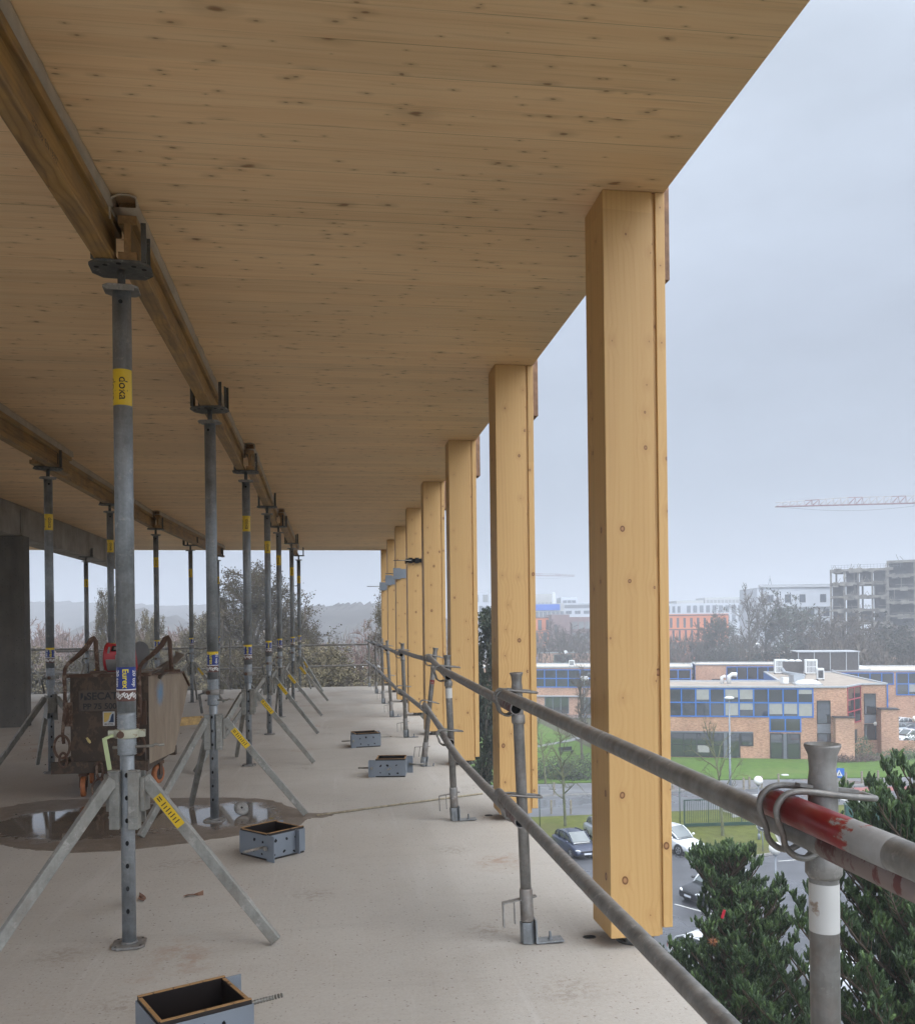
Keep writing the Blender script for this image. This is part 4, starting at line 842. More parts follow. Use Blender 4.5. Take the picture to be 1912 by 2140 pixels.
# ================================================================ outside, at street level
M.update(
    lawn=m_grass('lawn_grass', (.066, .125, .020), (.120, .21, .032), (.13, .16, .045)), verge=m_grass('mossy_verge', (.085, .10, .018), (.155, .17, .035), (.10, .085, .045)),
    soil=m_grass('brown_ground', (.06, .055, .035), (.105, .095, .06), (.08, .10, .03)), asphalt=m_asphalt('wet_asphalt', (.070, .072, .080), 1), road=m_asphalt('road_asphalt', (.095, .098, .105), .6),
    pave=m_asphalt('pavement_asphalt', (.13, .13, .135), .3), kerb=m_conc('kerb_concrete', (.20, .19, .175), (.32, .31, .29)), paint=m_worn('road_paint', (.55, .55, .52), (.22, .22, .22), .60, 5, .7), redpave=m_worn('red_road_surface', (.30, .11, .10), (.17, .11, .11), .60, 3, .8),
    brick=m_brick('orange_brick', (.52, .28, .17), (.40, .195, .115), (.46, .36, .27)), brick2=m_brick('pink_brick', (.54, .31, .20), (.43, .225, .145), (.48, .37, .29)),
    gravel=m_conc('roof_gravel', (.26, .215, .175), (.37, .32, .265), .8), rooflt=m_conc('pale_roof_gravel', (.42, .37, .30), (.52, .47, .40), .4), parapet=plain('grey_parapet', (.36, .37, .38), .5), dkmetal=plain('dark_screen_metal', (.06, .052, .048), .6, 0, .3, 3),
    bluef=plain('blue_frame', (.02, .13, .42), .45, 0, .1, 1), redf=plain('red_frame', (.33, .035, .05), .5), greenf=plain('green_frame', (.10, .16, .12), .5), greyf=plain('grey_frame', (.13, .14, .155), .5), dkf=plain('dark_frame', (.02, .02, .022), .5),
    glass=m_glass('dark_glass'), glassb=m_glass('grey_glass', (.05, .065, .085), .12, .03), paleg=m_glass('pale_glass', (.16, .16, .14), .2, .1), blindm=plain('painted_reflection', (.30, .29, .26), .7, 0, .1, 2), panelg=plain('grey_panel', (.16, .165, .18), .6),
    white=plain('white_render', (.44, .46, .49), .8, 0, .06, .3), cream=plain('cream_render', (.38, .375, .355), .8, 0, .1, .3), orange=plain('orange_render', (.62, .20, .085), .8, 0, .1, .2), orline=plain('brown_band', (.14, .09, .08), .8), purple=plain('purple_grey_brick', (.20, .135, .13), .85, 0, .15, .5),
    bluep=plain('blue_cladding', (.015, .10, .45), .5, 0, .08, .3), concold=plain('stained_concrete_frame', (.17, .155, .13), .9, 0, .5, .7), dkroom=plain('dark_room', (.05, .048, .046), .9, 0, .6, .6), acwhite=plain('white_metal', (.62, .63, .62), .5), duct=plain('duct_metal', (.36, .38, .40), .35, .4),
    dome=plain('milky_dome', (.60, .60, .58), .4), craner=plain('red_crane_paint', (.20, .075, .075), .6), cranew=plain('white_crane_paint', (.36, .33, .32), .6),
    bark=plain('grey_bark', (.10, .085, .062), .9, 0, .35, 3, .3), barkg=plain('mossy_bark', (.11, .115, .055), .9, 0, .3, 3, .3), twig=plain('brown_twigs', (.125, .092, .065), .9, 0, .3, .5), twigd=plain('dark_twigs', (.085, .065, .045), .9, 0, .3, .5), twigr=plain('reddish_twigs', (.17, .105, .085), .9, 0, .25, .4), twigo=plain('olive_twigs', (.105, .10, .05), .9, 0, .3, .4), leafo=plain('withered_olive_leaves', (.115, .092, .045), .85, 0, .55, 1.2), leafd2=plain('ivy_leaves', (.028, .036, .018), .7, 0, .5, 1),
    needle=plain('pine_needles', (.036, .062, .022), .6, 0, .55, 1.1), needle2=plain('young_pine_needles', (.085, .135, .042), .6, 0, .3, 2), pbark=plain('pine_bark', (.12, .085, .06), .9, 0, .3, 5, .3), hedge=plain('hedge_leaves', (.045, .075, .025), .8, 0, .5, 2), hedgeb=plain('brown_shrub_twigs', (.085, .055, .04), .9, 0, .4, 3),
    wood_far=plain('distant_bare_wood', (.060, .055, .052), .95, 0, .4, .06), pole=plain('grey_pole_paint', (.20, .22, .24), .5), globe=plain('white_globe', (.78, .77, .72), .25, 0, .03), bollard=plain('weathered_timber_post', (.22, .19, .14), .9, 0, .3, 4), gfence=plain('dark_green_fence', (.012, .045, .028), .5), bin=plain('dark_green_bin', (.012, .07, .055), .5),
    signb=plain('blue_sign', (.02, .12, .45), .4), signw=plain('white_sign', (.65, .65, .64), .4), tyre=plain('tyre', (.02, .02, .02), .8), rim=plain('alloy_rim', (.35, .36, .37), .35, .7), cglass=m_glass('car_glass', (.03, .04, .04), .05, .02), cglass2=m_glass('pale_windscreen', (.06, .08, .08), .08, .04), lens=plain('headlight_lens', (.62, .64, .66), .15), plate=plain('number_plate', (.6, .62, .66), .5), trim=plain('black_car_trim', (.015, .015, .016), .5),
)
def carpaint(n, c): 
    m = N(n); return m.end((*c, 1), .28, .15, None, .5, **{'Coat Weight': .7, 'Coat Roughness': .06})
def flat(name, pts, dz, m, th=.004, kind='structure', **t):
    return MB().prism([(p[0], p[1]) for p in pts], G + dz - (th if dz else .5), G + dz).build(name, m, kind=kind, **t)
A = lambda u, v: at(u, v)
# ground sheet out to the horizon, hills beyond
s = MB(); n = 48
s.v = [(0, 0, G - .02)] + [(3050 * math.cos(2 * math.pi * i / n), 3050 * math.sin(2 * math.pi * i / n), G - .02) for i in range(n)]
for i in range(n): s.face((0, 1 + i, 1 + (i + 1) % n))
s.build('ground', M['soil'], kind='structure')
flat('parking', [(-20, 22), (80, 22), (80, 55), (37.6, 55), (37.6, 63), (37.2, 70.2), (31.0, 70.2), (31.0, 62), (-20, 62)], .004, M['asphalt'])
flat('verge', [(-60, 61.8), (30.6, 61.8), (31.0, 66.5), (30.2, 69.6), (-60, 69.9)], .10, M['verge'], .10)
flat('verge', [(23.6, 55.5), (26, 55.25), (28.3, 56.0), (29.6, 58.0), (30.75, 61.0), (30.6, 61.79), (23.6, 61.79)], .10, M['verge'], .10)
flat('verge', [(38.0, 55.4), (80, 55.2), (80, 69.2), (38.6, 69.6), (38.0, 66)], .08, M['verge'], .08)
flat('road', [(-90, 70.0), (31, 70.1), (60, 69.4), (110, 64), (110, 74), (60, 77.6), (30, 78.3), (-90, 78.0)], .008, M['road'])
flat('pavement', [(-90, 78.35), (30, 78.65), (60, 77.95), (110, 74.5), (110, 77), (60, 81.0), (52, 80.6), (31, 83.0), (10, 84.5), (-90, 85)], .12, M['pave'], .12)
kp = [(-90, 78.05), (30, 78.35), (60, 77.65), (110, 74.1)]
s = MB(); [s.bar((*a, G + .07), (*b, G + .07), .16, .14) for a, b in zip(kp, kp[1:])]; s.build('kerb', M['kerb'], kind='structure')
ki = [(23.6, 61.8), (23.6, 55.5), (26, 55.25), (28.3, 56.0), (29.6, 58.0), (30.75, 61.0), (31.1, 66.5), (30.3, 69.8)]
s = MB(); [s.bar((*a, G + .06), (*b, G + .06), .14, .12) for a, b in zip(ki, ki[1:])]; s.build('kerb', M['kerb'], kind='structure')
flat('lawn', [(-60, 86), (10, 85.2), (31, 83.7), (52, 81.2), (60, 81.4), (70, 82), (66, 96), (57.5, 91.0), (54.9, 91.3), (51.9, 93.0), (30.5, 100.4), (31, 140), (-60, 140)], .10, M['lawn'], .10)
flat('path', [(18, 108.2), (24.7, 109.4), (30.5, 114.4), (33, 118), (32.2, 118.6), (30, 115.6), (24.5, 110.5), (18, 109.3)], .112, M['pave'])
flat('parking', [(61.5, 100), (66, 97.5), (110, 84), (112, 122), (62, 126)], .006, M['asphalt'])
flat('parking', [(31, 145), (60, 139), (62, 215), (40, 220), (28, 200)], .006, M['asphalt'])
for k in range(7):      # zebra crossing and red strip
    x0 = 42.4 + k * .0; y0 = 70.6 + k * 1.0
    flat('zebra_stripe', [(42.2, y0), (45.6, y0 - .05), (45.6, y0 + .45), (42.2, y0 + .5)], .014, M['paint'], .003)
flat('road_marking', [(45.9, 75.2), (53.5, 74.5), (53.5, 76.4), (45.9, 77.0)], .014, M['redpave'], .003)
for a, b in (((15.6, 52.6), (16.9, 57.4)), ((16.4, 44.2), (22.5, 50.5))): pass
for x0, y0, x1, y1 in ((16.3, 56.6, 17.6, 52.2), (17.9, 46.9, 20.6, 42.6), (27.5, 54.2, 29.5, 54.35), (23.6, 54.6, 26.0, 54.3)):
    s = MB(); s.bar((x0, y0, G + .010), (x1, y1, G + .010), .11, .004); s.build('parking_line', M['paint'], kind='structure')
s = MB(); s.box(-9.8, 1.05, -2.4, 21.1, G, -.301); s.build('building_below', M['cream'], kind='structure')
# hills
def hill(pts, depth, base, name):
    rg = random.Random(len(pts)); s = MB(); n = 160; nd = 5; L = []
    for i in range(n + 1):
        f = i / n * (len(pts) - 1); k = min(int(f), len(pts) - 2); q = f - k; q = q * q * (3 - 2 * q)
        u = pts[k][0] + (pts[k + 1][0] - pts[k][0]) * (f - k); v = pts[k][1] + (pts[k + 1][1] - pts[k][1]) * q
        d = pts[k][2] + (pts[k + 1][2] - pts[k][2]) * (f - k); p = atd(u, v, d)
        for j in range(nd + 1):
            w = j / nd; h = (p.z - G) * math.sin(w * math.pi / 2) ** .8 + (rg.uniform(-1, 1) * 1.6 if j == nd else 0)
            s.v.append((p.x - fw.x * depth * (1 - w), p.y - fw.y * depth * (1 - w), G - 1 + h))
        s.v.append((p.x + fw.x * depth, p.y + fw.y * depth, G - 1))
    m = nd + 2
    for i in range(n):
        for j in range(m - 1): s.face((i * m + j, (i + 1) * m + j, (i + 1) * m + j + 1, i * m + j + 1), 0, True)
    s.build(name, M['wood_far'], kind='structure')
hill([(-700, 1275, 820), (-100, 1262, 800), (60, 1258, 780), (130, 1256, 780), (230, 1262, 760), (420, 1263, 750), (520, 1264, 740), (700, 1275, 740), (900, 1290, 740)], 180, 0, 'hill')
hill([(240, 1300, 420), (300, 1272, 410), (350, 1286, 400), (420, 1300, 400), (560, 1290, 390), (640, 1268, 380), (690, 1262, 380), (740, 1260, 380), (800, 1258, 380), (870, 1270, 390), (960, 1300, 400)], 120, 0, 'hill')

# --- buildings
def bld(name, org, ang, poly, h, wall, roof, parapet=None, ph=.18, **t):
    r = empty(name, (org[0], org[1], G), ang, **t)
    s = MB(); s.prism(poly, -.2, h); s.build('wall', wall, r)
    s = MB(); s.prism(poly, h + .003, h + .05); s.build('roof', roof, r)
    if parapet:
        s = MB(); n = len(poly)
        for i in range(n):
            a, b = Vector((*poly[i], h + .05 + ph / 2)), Vector((*poly[(i + 1) % n], h + .05 + ph / 2)); s.bar(a, b, .30, ph)
        s.build('parapet', parapet, r)
    return r
def win(r, p0, p1, u0, u1, z0, z1, nx=1, nz=1, fm='dkf', gm='glass', fr=.07, out=.0, name='window', glassname='pane', blind=.0):
    p0, p1 = Vector((*p0, 0)), Vector((*p1, 0)); d = (p1 - p0).normalized(); n = Vector((d.y, -d.x, 0))
    def P(u, z, o): q = p0 + d * u + n * (o + out); return (q.x, q.y, z)
    s = MB()
    def bb(ua, ub, za, zb, o0, o1, mi=0):
        b = len(s.v); s.v += [P(ua, za, o1), P(ub, za, o1), P(ub, za, o0), P(ua, za, o0), P(ua, zb, o1), P(ub, zb, o1), P(ub, zb, o0), P(ua, zb, o0)]
        for q in ((0, 3, 2, 1), (4, 5, 6, 7), (0, 1, 5, 4), (1, 2, 6, 5), (2, 3, 7, 6), (3, 0, 4, 7)): s.face([b + i for i in q], mi)
    for i in range(nx + 1): c = u0 + (u1 - u0) * i / nx; bb(c - fr / 2, c + fr / 2, z0 - fr / 2, z1 + fr / 2, .002, .07)
    for j in range(nz + 1):
        c = z0 + (z1 - z0) * j / nz
        for i in range(nx): a0 = u0 + (u1 - u0) * i / nx + fr / 2 + .001; a1 = u0 + (u1 - u0) * (i + 1) / nx - fr / 2 - .001; bb(a0, a1, c - fr / 2, c + fr / 2, .003, .066)
    f = s.build(name, M[fm], r)
    s = MB(); bb2 = s
    b = 0
    for i in range(nx):
        for j in range(nz):
            ua, ub = u0 + (u1 - u0) * i / nx + fr / 2, u0 + (u1 - u0) * (i + 1) / nx - fr / 2; za, zb = z0 + (z1 - z0) * j / nz + fr / 2, z0 + (z1 - z0) * (j + 1) / nz - fr / 2
            tl = random.Random(i * 7 + j * 13 + int(u0 * 10)).uniform(-.012, .012); b = len(s.v)
            s.v += [P(ua, za, .02 + tl), P(ub, za, .02 - tl), P(ub, zb, .022 - tl), P(ua, zb, .022 + tl)]; s.face((b, b + 1, b + 2, b + 3), 0)
            rb = random.Random(i * 31 + j * 17 + int(u0 * 7))
            if rb.random() < blind:
                k = rb.uniform(.35, 1) * (zb - za); b = len(s.v); s.v += [P(ua + .03, zb - k, .036), P(ub - .03, zb - k, .036), P(ub - .03, zb - .01, .036), P(ua + .03, zb - .01, .036)]; s.face((b, b + 1, b + 2, b + 3), 1)  # pale sheet over the upper pane, a reflection put in as plain colour
    s.build(glassname, [M[gm], M['blindm']], f)
    return f
def slab(r, p0, p1, u0, u1, z0, z1, m, o=.02, name='panel', th=.02):
    p0, p1 = Vector((*p0, 0)), Vector((*p1, 0)); d = (p1 - p0).normalized(); n = Vector((d.y, -d.x, 0)); a = p0 + d * u0 + n * o / 2; b = p0 + d * u1 + n * o / 2
    return MB().bar((a.x, a.y, (z0 + z1) / 2), (b.x, b.y, (z0 + z1) / 2), o, z1 - z0).build(name, M[m], r)
AB = -math.radians(19.05)
W = 22.0
r = bld('brick_building', (51.7, 93.5), AB, [(-W, 0), (0, 0), (3.5, .4), (6, 5.1), (8.8, 5.6), (8.2, 32), (-1, 32), (-2, 10.8), (-W, 10.8)], 7.8, M['brick'], M['gravel'], M['parapet'], .16,
        label='two-storey orange brick building with a long blue-framed glass band facing the lawn', cat='building')
e0, e1 = (-W, 0), (0, 0)
U = lambda x: (x - 1135) * .0162 + W
ZZ = lambda v: 22.98 - .0154 * v
win(r, e0, e1, .3, W - .05, 4.65, 7.72, 14, 2, 'bluef', 'glass', .13, .0, 'glass_band', blind=.45)
win(r, e0, e1, U(855), U(1052), 3.05, 4.5, 2, 1, 'bluef', 'glass', .13, .0, 'glass_band')
slab(r, e0, e1, .2, U(745), 2.80, 2.98, 'greyf', .10, 'lintel')
for a, b, nx in ((-205, -120, 2), (-90, -10, 1), (0, 170, 2)): win(r, e0, e1, U(a), U(b), .15, 2.78, nx, 2, 'dkf', 'glass', .10)
for a, b in ((172, 195), (552, 574), (940, 960)): slab(r, e0, e1, U(a), U(b), .05, 2.80, 'greyf', .09, 'pier')
win(r, e0, e1, U(197), U(548), .15, 2.78, 4, 2, 'dkf', 'glass', .09, blind=.35); win(r, e0, e1, U(578), U(656), .15, 2.78, 1, 1, 'dkf', 'glass', .12); win(r, e0, e1, U(664), U(742), 1.45, 2.78, 1, 1, 'dkf', 'glass', .12)
win(r, e0, e1, U(857), U(936), .12, 2.78, 1, 1, 'dkf', 'glass', .12, 0, 'door'); win(r, e0, e1, U(964), U(1046), .12, 2.78, 1, 1, 'dkf', 'glass', .12, 0, 'door')
q0, q1 = (0, 0), (3.5, .4)
win(r, q0, q1, .4, 1.75, 3.95, 6.4, 1, 1, 'dkf', 'glass', .09); slab(r, q0, q1, .38, 1.78, 2.9, 3.88, 'panelg', .03); win(r, q0, q1, .4, 1.75, 1.1, 2.85, 1, 1, 'dkf', 'glass', .09)
q0, q1 = (3.5, .4), (6, 5.1)
win(r, q0, q1, .25, 5.1, 3.8, 7.75, 2, 3, 'redf', 'glass', .14, 0, 'red_window'); slab(r, q0, q1, 1.6, 3.6, 1.5, 3.0, 'dkmetal', .04, 'shutter')
q0, q1 = (6, 5.1), (8.8, 5.6)
win(r, q0, q1, .35, 1.6, 4.5, 6.8, 1, 1, 'dkf', 'glass', .09); slab(r, q0, q1, .33, 1.63, 3.45, 4.44, 'panelg', .03); win(r, q0, q1, .35, 1.6, 1.65, 3.35, 1, 1, 'dkf', 'glass', .09)
s = MB(); s.box(2.0, 3.9, -1.3, .39, -.2, 4.7); s.build('annex_wall', M['brick2'], r); MB().box(7.7, 9.5, 3.4, 5.3, -.2, 5.2).build('annex_wall', M['brick2'], r)
MB().box(1.9, 4.0, -1.4, .2, 4.703, 4.78).build('annex_roof', M['dkf'], r); MB().box(7.6, 9.6, 3.3, 5.2, 5.203, 5.28).build('annex_roof', M['dkf'], r)
MB().box(8.82, 8.95, 5.45, 5.6, 2.5, 7.85).build('blue_downpipe', M['bluef'], r)
s = MB()
for k in range(26): s.box(-2.12 + k * .0382, -2.0 + k * .0382, 11.2 + k * .8, 11.9 + k * .8, 5.9, 7.9)
s.build('blue_side_cladding', M['bluef'], r)
GR = 'parts of the brick business park'
r = bld('brick_building', (51.7, 93.5), AB, [(8.9, 34.8), (60, 34.8), (60, 50), (8.9, 50)], 7.8, M['brick'], M['rooflt'], M['parapet'], .16, label='brick wing with blue glazing behind the right end of the main brick building', cat='building', group=GR)
win(r, (8.9, 34.8), (60, 34.8), .2, 8.0, 6.0, 7.6, 5, 1, 'bluef', 'glass', .13, 0, 'glass_band'); win(r, (8.9, 34.8), (60, 34.8), 8.4, 40, 4.5, 7.6, 20, 2, 'bluef', 'glass', .13, .05, 'glass_band', blind=.25)
for k in range(3): win(r, (8.9, 34.8), (60, 34.8), 11.5 + k * 8, 14.6 + k * 8, .9, 2.9, 2, 1, 'greyf', 'glass', .1)
r = bld('brick_building', (51.7, 93.5), AB, [(-9.2, 57), (14, 57), (14, 66), (-9.2, 66)], 7.8, M['brick2'], M['rooflt'], M['parapet'], .16, label='brick wing with dark blue-framed panes seen over the left roof of the main brick building', cat='building', group=GR)
win(r, (-9.2, 57), (14, 57), 5.2, 22, 3.2, 7.5, 10, 2, 'bluef', 'glass', .14, 0, 'glass_band'); win(r, (-9.2, 57), (14, 57), 2.7, 4.4, 2.5, 5.4, 1, 1, 'dkf', 'glass', .1); slab(r, (-9.2, 66), (-9.2, 57), .1, 9.1, 3.5, 7.8, 'bluef', .06, 'blue_end_panel')
# far row of the business park
pf = [at(1380 + x / 3.421, 1150 + y / 3.421, -5.8) for x, y in ((245, 710), (850, 738))]; d = pf[1] - pf[0]; Lf = d.length
r = bld('brick_building', (pf[0].x, pf[0].y), math.atan2(d.y, d.x), [(0, 0), (Lf * 1.75, 0), (Lf * 1.75, 16), (0, 16)], 7.8, M['brick2'], M['rooflt'], M['parapet'], .2, label='farthest low brick building, in red, brick and blue bays, dishes on its roof', cat='building', group=GR)
for a, b, m in ((0, .075, 'redf'), (.235, .36, 'dkmetal'), (.36, .49, 'bluef'), (.68, .81, 'greenf'), (1.01, 1.6, 'dkmetal')): win(r, (0, 0), (Lf, 0), a * Lf, b * Lf, 4.0, 7.5, 3, 2, m if m != 'dkmetal' else 'dkf', 'glass', .3, 0, 'bay_window')
for a in (.165, .58, .93): win(r, (0, 0), (Lf, 0), a * Lf, (a + .06) * Lf, 4.5, 6.2, 1, 1, 'dkf', 'glass', .2)
r = bld('brick_building', (37.0, 149.8), -math.radians(21.7), [(-28, 0), (22, 0), (22, 14), (-28, 14)], 7.8, M['brick2'], M['rooflt'], M['parapet'], .2, label='brick building with a blue glass band seen between the first and second columns', cat='building', group=GR)
win(r, (-28, 0), (22, 0), 24, 49.8, 4.6, 7.5, 13, 2, 'bluef', 'glass', .16, 0, 'glass_band'); slab(r, (-28, 0), (22, 0), 24, 32, 3.0, 3.2, 'parapet', .3, 'canopy')
for k in range(4): win(r, (-28, 0), (22, 0), 26 + k * 6, 30 + k * 6, .2, 2.9, 3, 1, 'greyf', 'glass', .12)
q = at(1121, 1366, -5.8); r = bld('brick_building', (q.x, q.y), -math.radians(15), [(-6, 0), (15, 0), (15, 12), (-6, 12)], 7.8, M['brick2'], M['rooflt'], M['parapet'], .25, label='small brick building with green-framed windows above the blue glass band between the columns', cat='building', group=GR)
for a, b, m in ((2, 6, 'bluef'), (10.5, 14.8, 'greenf'), (20, 20.9, 'bluef')): win(r, (-6, 0), (15, 0), a, b, 3.6, 7.4, 2, 2, m, 'glass', .25)
win(r, (-6, 0), (15, 0), 7, 9.5, 3.6, 5, 1, 1, 'dkf', 'glass', .2); win(r, (-6, 0), (15, 0), 16, 18.4, 3.6, 5.4, 1, 1, 'dkf', 'glass', .2)
q = at(700, 1397, -5.8); r = bld('brick_building', (q.x, q.y), math.radians(9), [(-6, 0), (9.5, 0), (9.5, 10), (-6, 10)], 7.8, M['brick2'], M['acwhite'], None, label='small brick pavilion with greenish glazing seen beyond the far edge of the slab', cat='building', group=GR)
win(r, (-6, 0), (9.5, 0), 6.5, 13.6, 2.2, 7.5, 4, 2, 'greenf', 'glassb', .16)

# roof plant on the brick building
def ac(p, sx, sy, h, lb, rz_=AB, fans=2):
    r = empty('air_conditioner', (p[0], p[1], -5.75), rz_, label=lb, cat='roof unit', group='roof units')
    MB().box(-sx / 2, sx / 2, -sy / 2, sy / 2, .15, h).build('casing', M['acwhite'], r, bevel=.03)
    s = MB(); s.box(-sx / 2, -sx / 2 + .1, -sy / 2, sy / 2, 0, .148); s.box(sx / 2 - .1, sx / 2, -sy / 2, sy / 2, 0, .148); s.build('feet', M['dkf'], r)
    s = MB()
    for k in range(fans):
        z0, z1 = .3 + (h - .4) * k / fans, .3 + (h - .4) * (k + .85) / fans
        for j in range(7): x = -sx * .32 + sx * .64 * j / 6; s.box(x - .035, x + .035, -sy / 2 - .02, -sy / 2 - .002, z0, z1)
    s.build('grille', M['dkf'], r)
ac((61.3, 119.6), 1.6, 1.0, 2.05, 'white louvred air conditioner left of the dark roof housing'); ac((64.6, 117.4), 1.6, 1.0, 2.05, 'white louvred air conditioner right of the dark roof housing', AB); ac((59.0, 105.0), .8, .7, 1.5, 'plain white roof cabinet near the right roof edge', AB, 1)
r = empty('roof_housing', (63.0, 119.6, -5.75), AB, label='dark round-topped housing between the two white air conditioners', cat='housing')
MB().box(-1.35, 1.35, -1.1, 1.1, 0, 1.75).build('housing_wall', M['dkmetal'], r)
for k in (-.85, 0, .85): MB().ball((k, 0, 1.75), .5, 12, 6, 0, .5).build('cowl', M['acwhite'], r)
r = empty('plant_screen', (72.6, 128.0, -5.75), AB, label='long dark metal screen round plant on the roof behind the air conditioners', cat='screen')
s = MB(); s.box(-4.2, 4.2, -3, 3, 0, 2.7); s.build('screen_panels', M['dkmetal'], r); s = MB(); s.box(-4.35, 4.35, -3.15, 3.15, 2.703, 2.85); [s.box(x, x + .1, -3.08, -3.0, 0, 2.7) for x in (-4.2, -2, .2, 2.4, 4.1)]; s.build('screen_posts', M['parapet'], r)
r = empty('ventilation_duct', (56.5, 104.0, -5.75), label='fat grey ventilation duct running over the gravel roof to a fan box', cat='duct')
MB().path([(2.6, 10.8, .9), (2.3, 9.5, .5), (.9, 2.0, .5), (-1.2, -1.2, .5), (-2.2, -2.4, .5)], .26, 14).build('pipe', M['duct'], r)
MB().box(-3.6, -2.3, -4.0, -2.8, .1, 1.05).build('fan_box', M['duct'], r); MB().box(-5.2, -4.5, -4.6, -3.8, .1, .8).build('fan_box', M['acwhite'], r)
for (u, v, rr, l) in ((1380 + 1050 / 3.421, 1340 + 312 / 3.421, 1.45, 'milky skylight dome in front of the ducts on the brick building'), (1380 + 1405 / 3.421, 1340 + 205 / 3.421, 1.6, 'milky skylight dome on the pale right wing roof')):
    p = at(u, v, -5.75); r = empty('skylight', p, AB, label=l, cat='skylight', group='skylights'); MB().ball((0, 0, .12), rr, 16, 8, 0, .35).build('dome', M['dome'], r); MB().box(-rr, rr, -rr, rr, 0, .16).build('frame', M['parapet'], r)
r = empty('roof_cowl', (45.9, 102.0, -5.75), AB, label='bent white vent cowl at the rear edge of the left roof', cat='vent')
MB().path([(0, 0, 0), (0, 0, .9), (.4, 0, 1.15), (.9, 0, 1.1)], .25, 10).build('pipe', M['acwhite'], r); MB().path([(-.8, 0, 0), (-.8, 0, .8), (-.4, 0, .9)], .2, 10).build('side_pipe', M['acwhite'], r)
for u, v, l in ((1512, 1352, 'white satellite dish on the farthest brick roof, leftmost of three'), (1584, 1354, 'middle white satellite dish of the farthest brick roof'), (1595, 1354, 'right white satellite dish of the farthest brick roof'), (1182, 1364, 'white satellite dish on the small brick roof between the columns')):
    p = at(u, v + 5, -5.75); r = empty('satellite_dish', p, -.3, label=l, cat='dish', group='satellite dishes'); r.scale = (.62,) * 3 if u > 1300 else (.34,) * 3; MB().path([(0, 0, 0), (0, 0, 1.2)], .08, 8).build('mast', M['pole'], r)
    q = MB().lathe([(.01, 0), (.5, .05), (.9, .2), (1.25, .42), (1.2, .44), (.01, .04)], 18); q.xf(Matrix.Translation((0, 0, 1.9)) @ Matrix.Rotation(math.radians(65), 4, 'X')); q.build('dish', M['acwhite'], r)
for u, v, l in ((1195, 1394, 'white louvred unit on the roof above the blue glass band between the columns'), (1146, 1361, 'small dark grilled unit on the small brick roof between the columns'), (1628, 1363, 'small white unit on the farthest brick roof'), (1645, 1362, 'small blue-sided unit on the farthest brick roof')):
    p = at(u, v, -5.8); q = .42 if u < 1200 else .7; ac((p.x, p.y), 2.2 * q, 1.2 * q, 2.6 * q, l)

# --- far town
def block(u0, v0, u1, v1, d, name, wall, roof, wins, lb, dep=16, sl=0, cat='building', grp='distant town buildings'):
    a, b = atd(u0, v0, d), atd(u1, v1, d * (1 + sl)); h = max(a.z, b.z) - G; e = b - a; L = math.hypot(e.x, e.y)
    r = bld(name, (a.x, a.y), math.atan2(e.y, e.x), [(0, 0), (L, 0), (L, dep), (0, dep)], h, wall, roof, label=lb, cat=cat, group=grp)
    proto = {}
    for (x0, x1, zt, zb, n, wf, fm, gm, nx, nz) in wins:    # fractions across, metres down from the roof, number of windows
        for k in range(n):
            c = (x0 + (x1 - x0) * (k + .5) / n) * L; wd = (x1 - x0) / n * wf * L; key = (round(wd, 2), zt, zb, fm, gm, nx, nz)
            if key in proto: o, c0 = proto[key]; q = copy_tree(o, (c - c0, 0, 0), parent=r)
            else: f = win(r, (0, 0), (L, 0), c - wd / 2, c + wd / 2, h - zb, h - zt, nx, nz, fm, gm, .15); proto[key] = (f, c)
    return r, L, h
r, L, h = block(1395, 1284, 1522, 1286, 290, 'apartment_block', M['orange'], M['parapet'], [(.0, 1, 1.3, 4.2, 9, .28, 'dkf', 'glassb', 1, 2), (.04, .96, 5.2, 8.4, 9, .25, 'dkf', 'glassb', 1, 2), (.0, 1, 9.3, 12.4, 9, .3, 'dkf', 'glassb', 1, 2), (.04, .96, 13.3, 16, 9, .26, 'dkf', 'glassb', 1, 2)], 'orange rendered block with narrow windows right of the nearest column')
for k in (0.2, 4.7, 8.9, 12.9): slab(r, (0, 0), (L, 0), 0, L, h - k - .35, h - k, 'orline', .12, 'floor_band')
r, L, h = block(1105, 1290, 1153, 1290, 290, 'apartment_block', M['orange'], M['parapet'], [(.3, 1, 1.0, 4.0, 2, .4, 'dkf', 'glassb', 1, 3), (.1, .9, 4.9, 7.8, 2, .4, 'dkf', 'glassb', 1, 3), (.3, 1, 8.9, 11.8, 2, .4, 'dkf', 'glassb', 1, 3)], 'orange rendered block below the blue-banded building, between the columns')
for k in (0.0, 4.3, 8.3): slab(r, (0, 0), (L, 0), 0, L, h - k - .35, h - k, 'orline', .12, 'floor_band')
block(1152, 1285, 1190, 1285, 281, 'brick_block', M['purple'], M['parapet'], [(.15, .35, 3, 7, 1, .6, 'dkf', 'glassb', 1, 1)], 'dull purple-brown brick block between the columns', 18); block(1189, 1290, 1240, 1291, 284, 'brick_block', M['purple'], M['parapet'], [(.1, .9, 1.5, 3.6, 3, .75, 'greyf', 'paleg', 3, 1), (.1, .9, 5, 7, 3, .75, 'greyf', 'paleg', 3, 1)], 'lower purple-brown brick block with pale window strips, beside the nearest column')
r, L, h = block(1100, 1262, 1178, 1262, 350, 'office_building', M['cream'], M['parapet'], [(0, 1, 3.1, 5.2, 9, .75, 'greyf', 'glassb', 2, 1)], 'white building with a bright blue roof band between the first two columns'); slab(r, (0, 0), (L, 0), .3, L - 1.5, h - 2.6, h - .3, 'bluep', .3, 'blue_band')
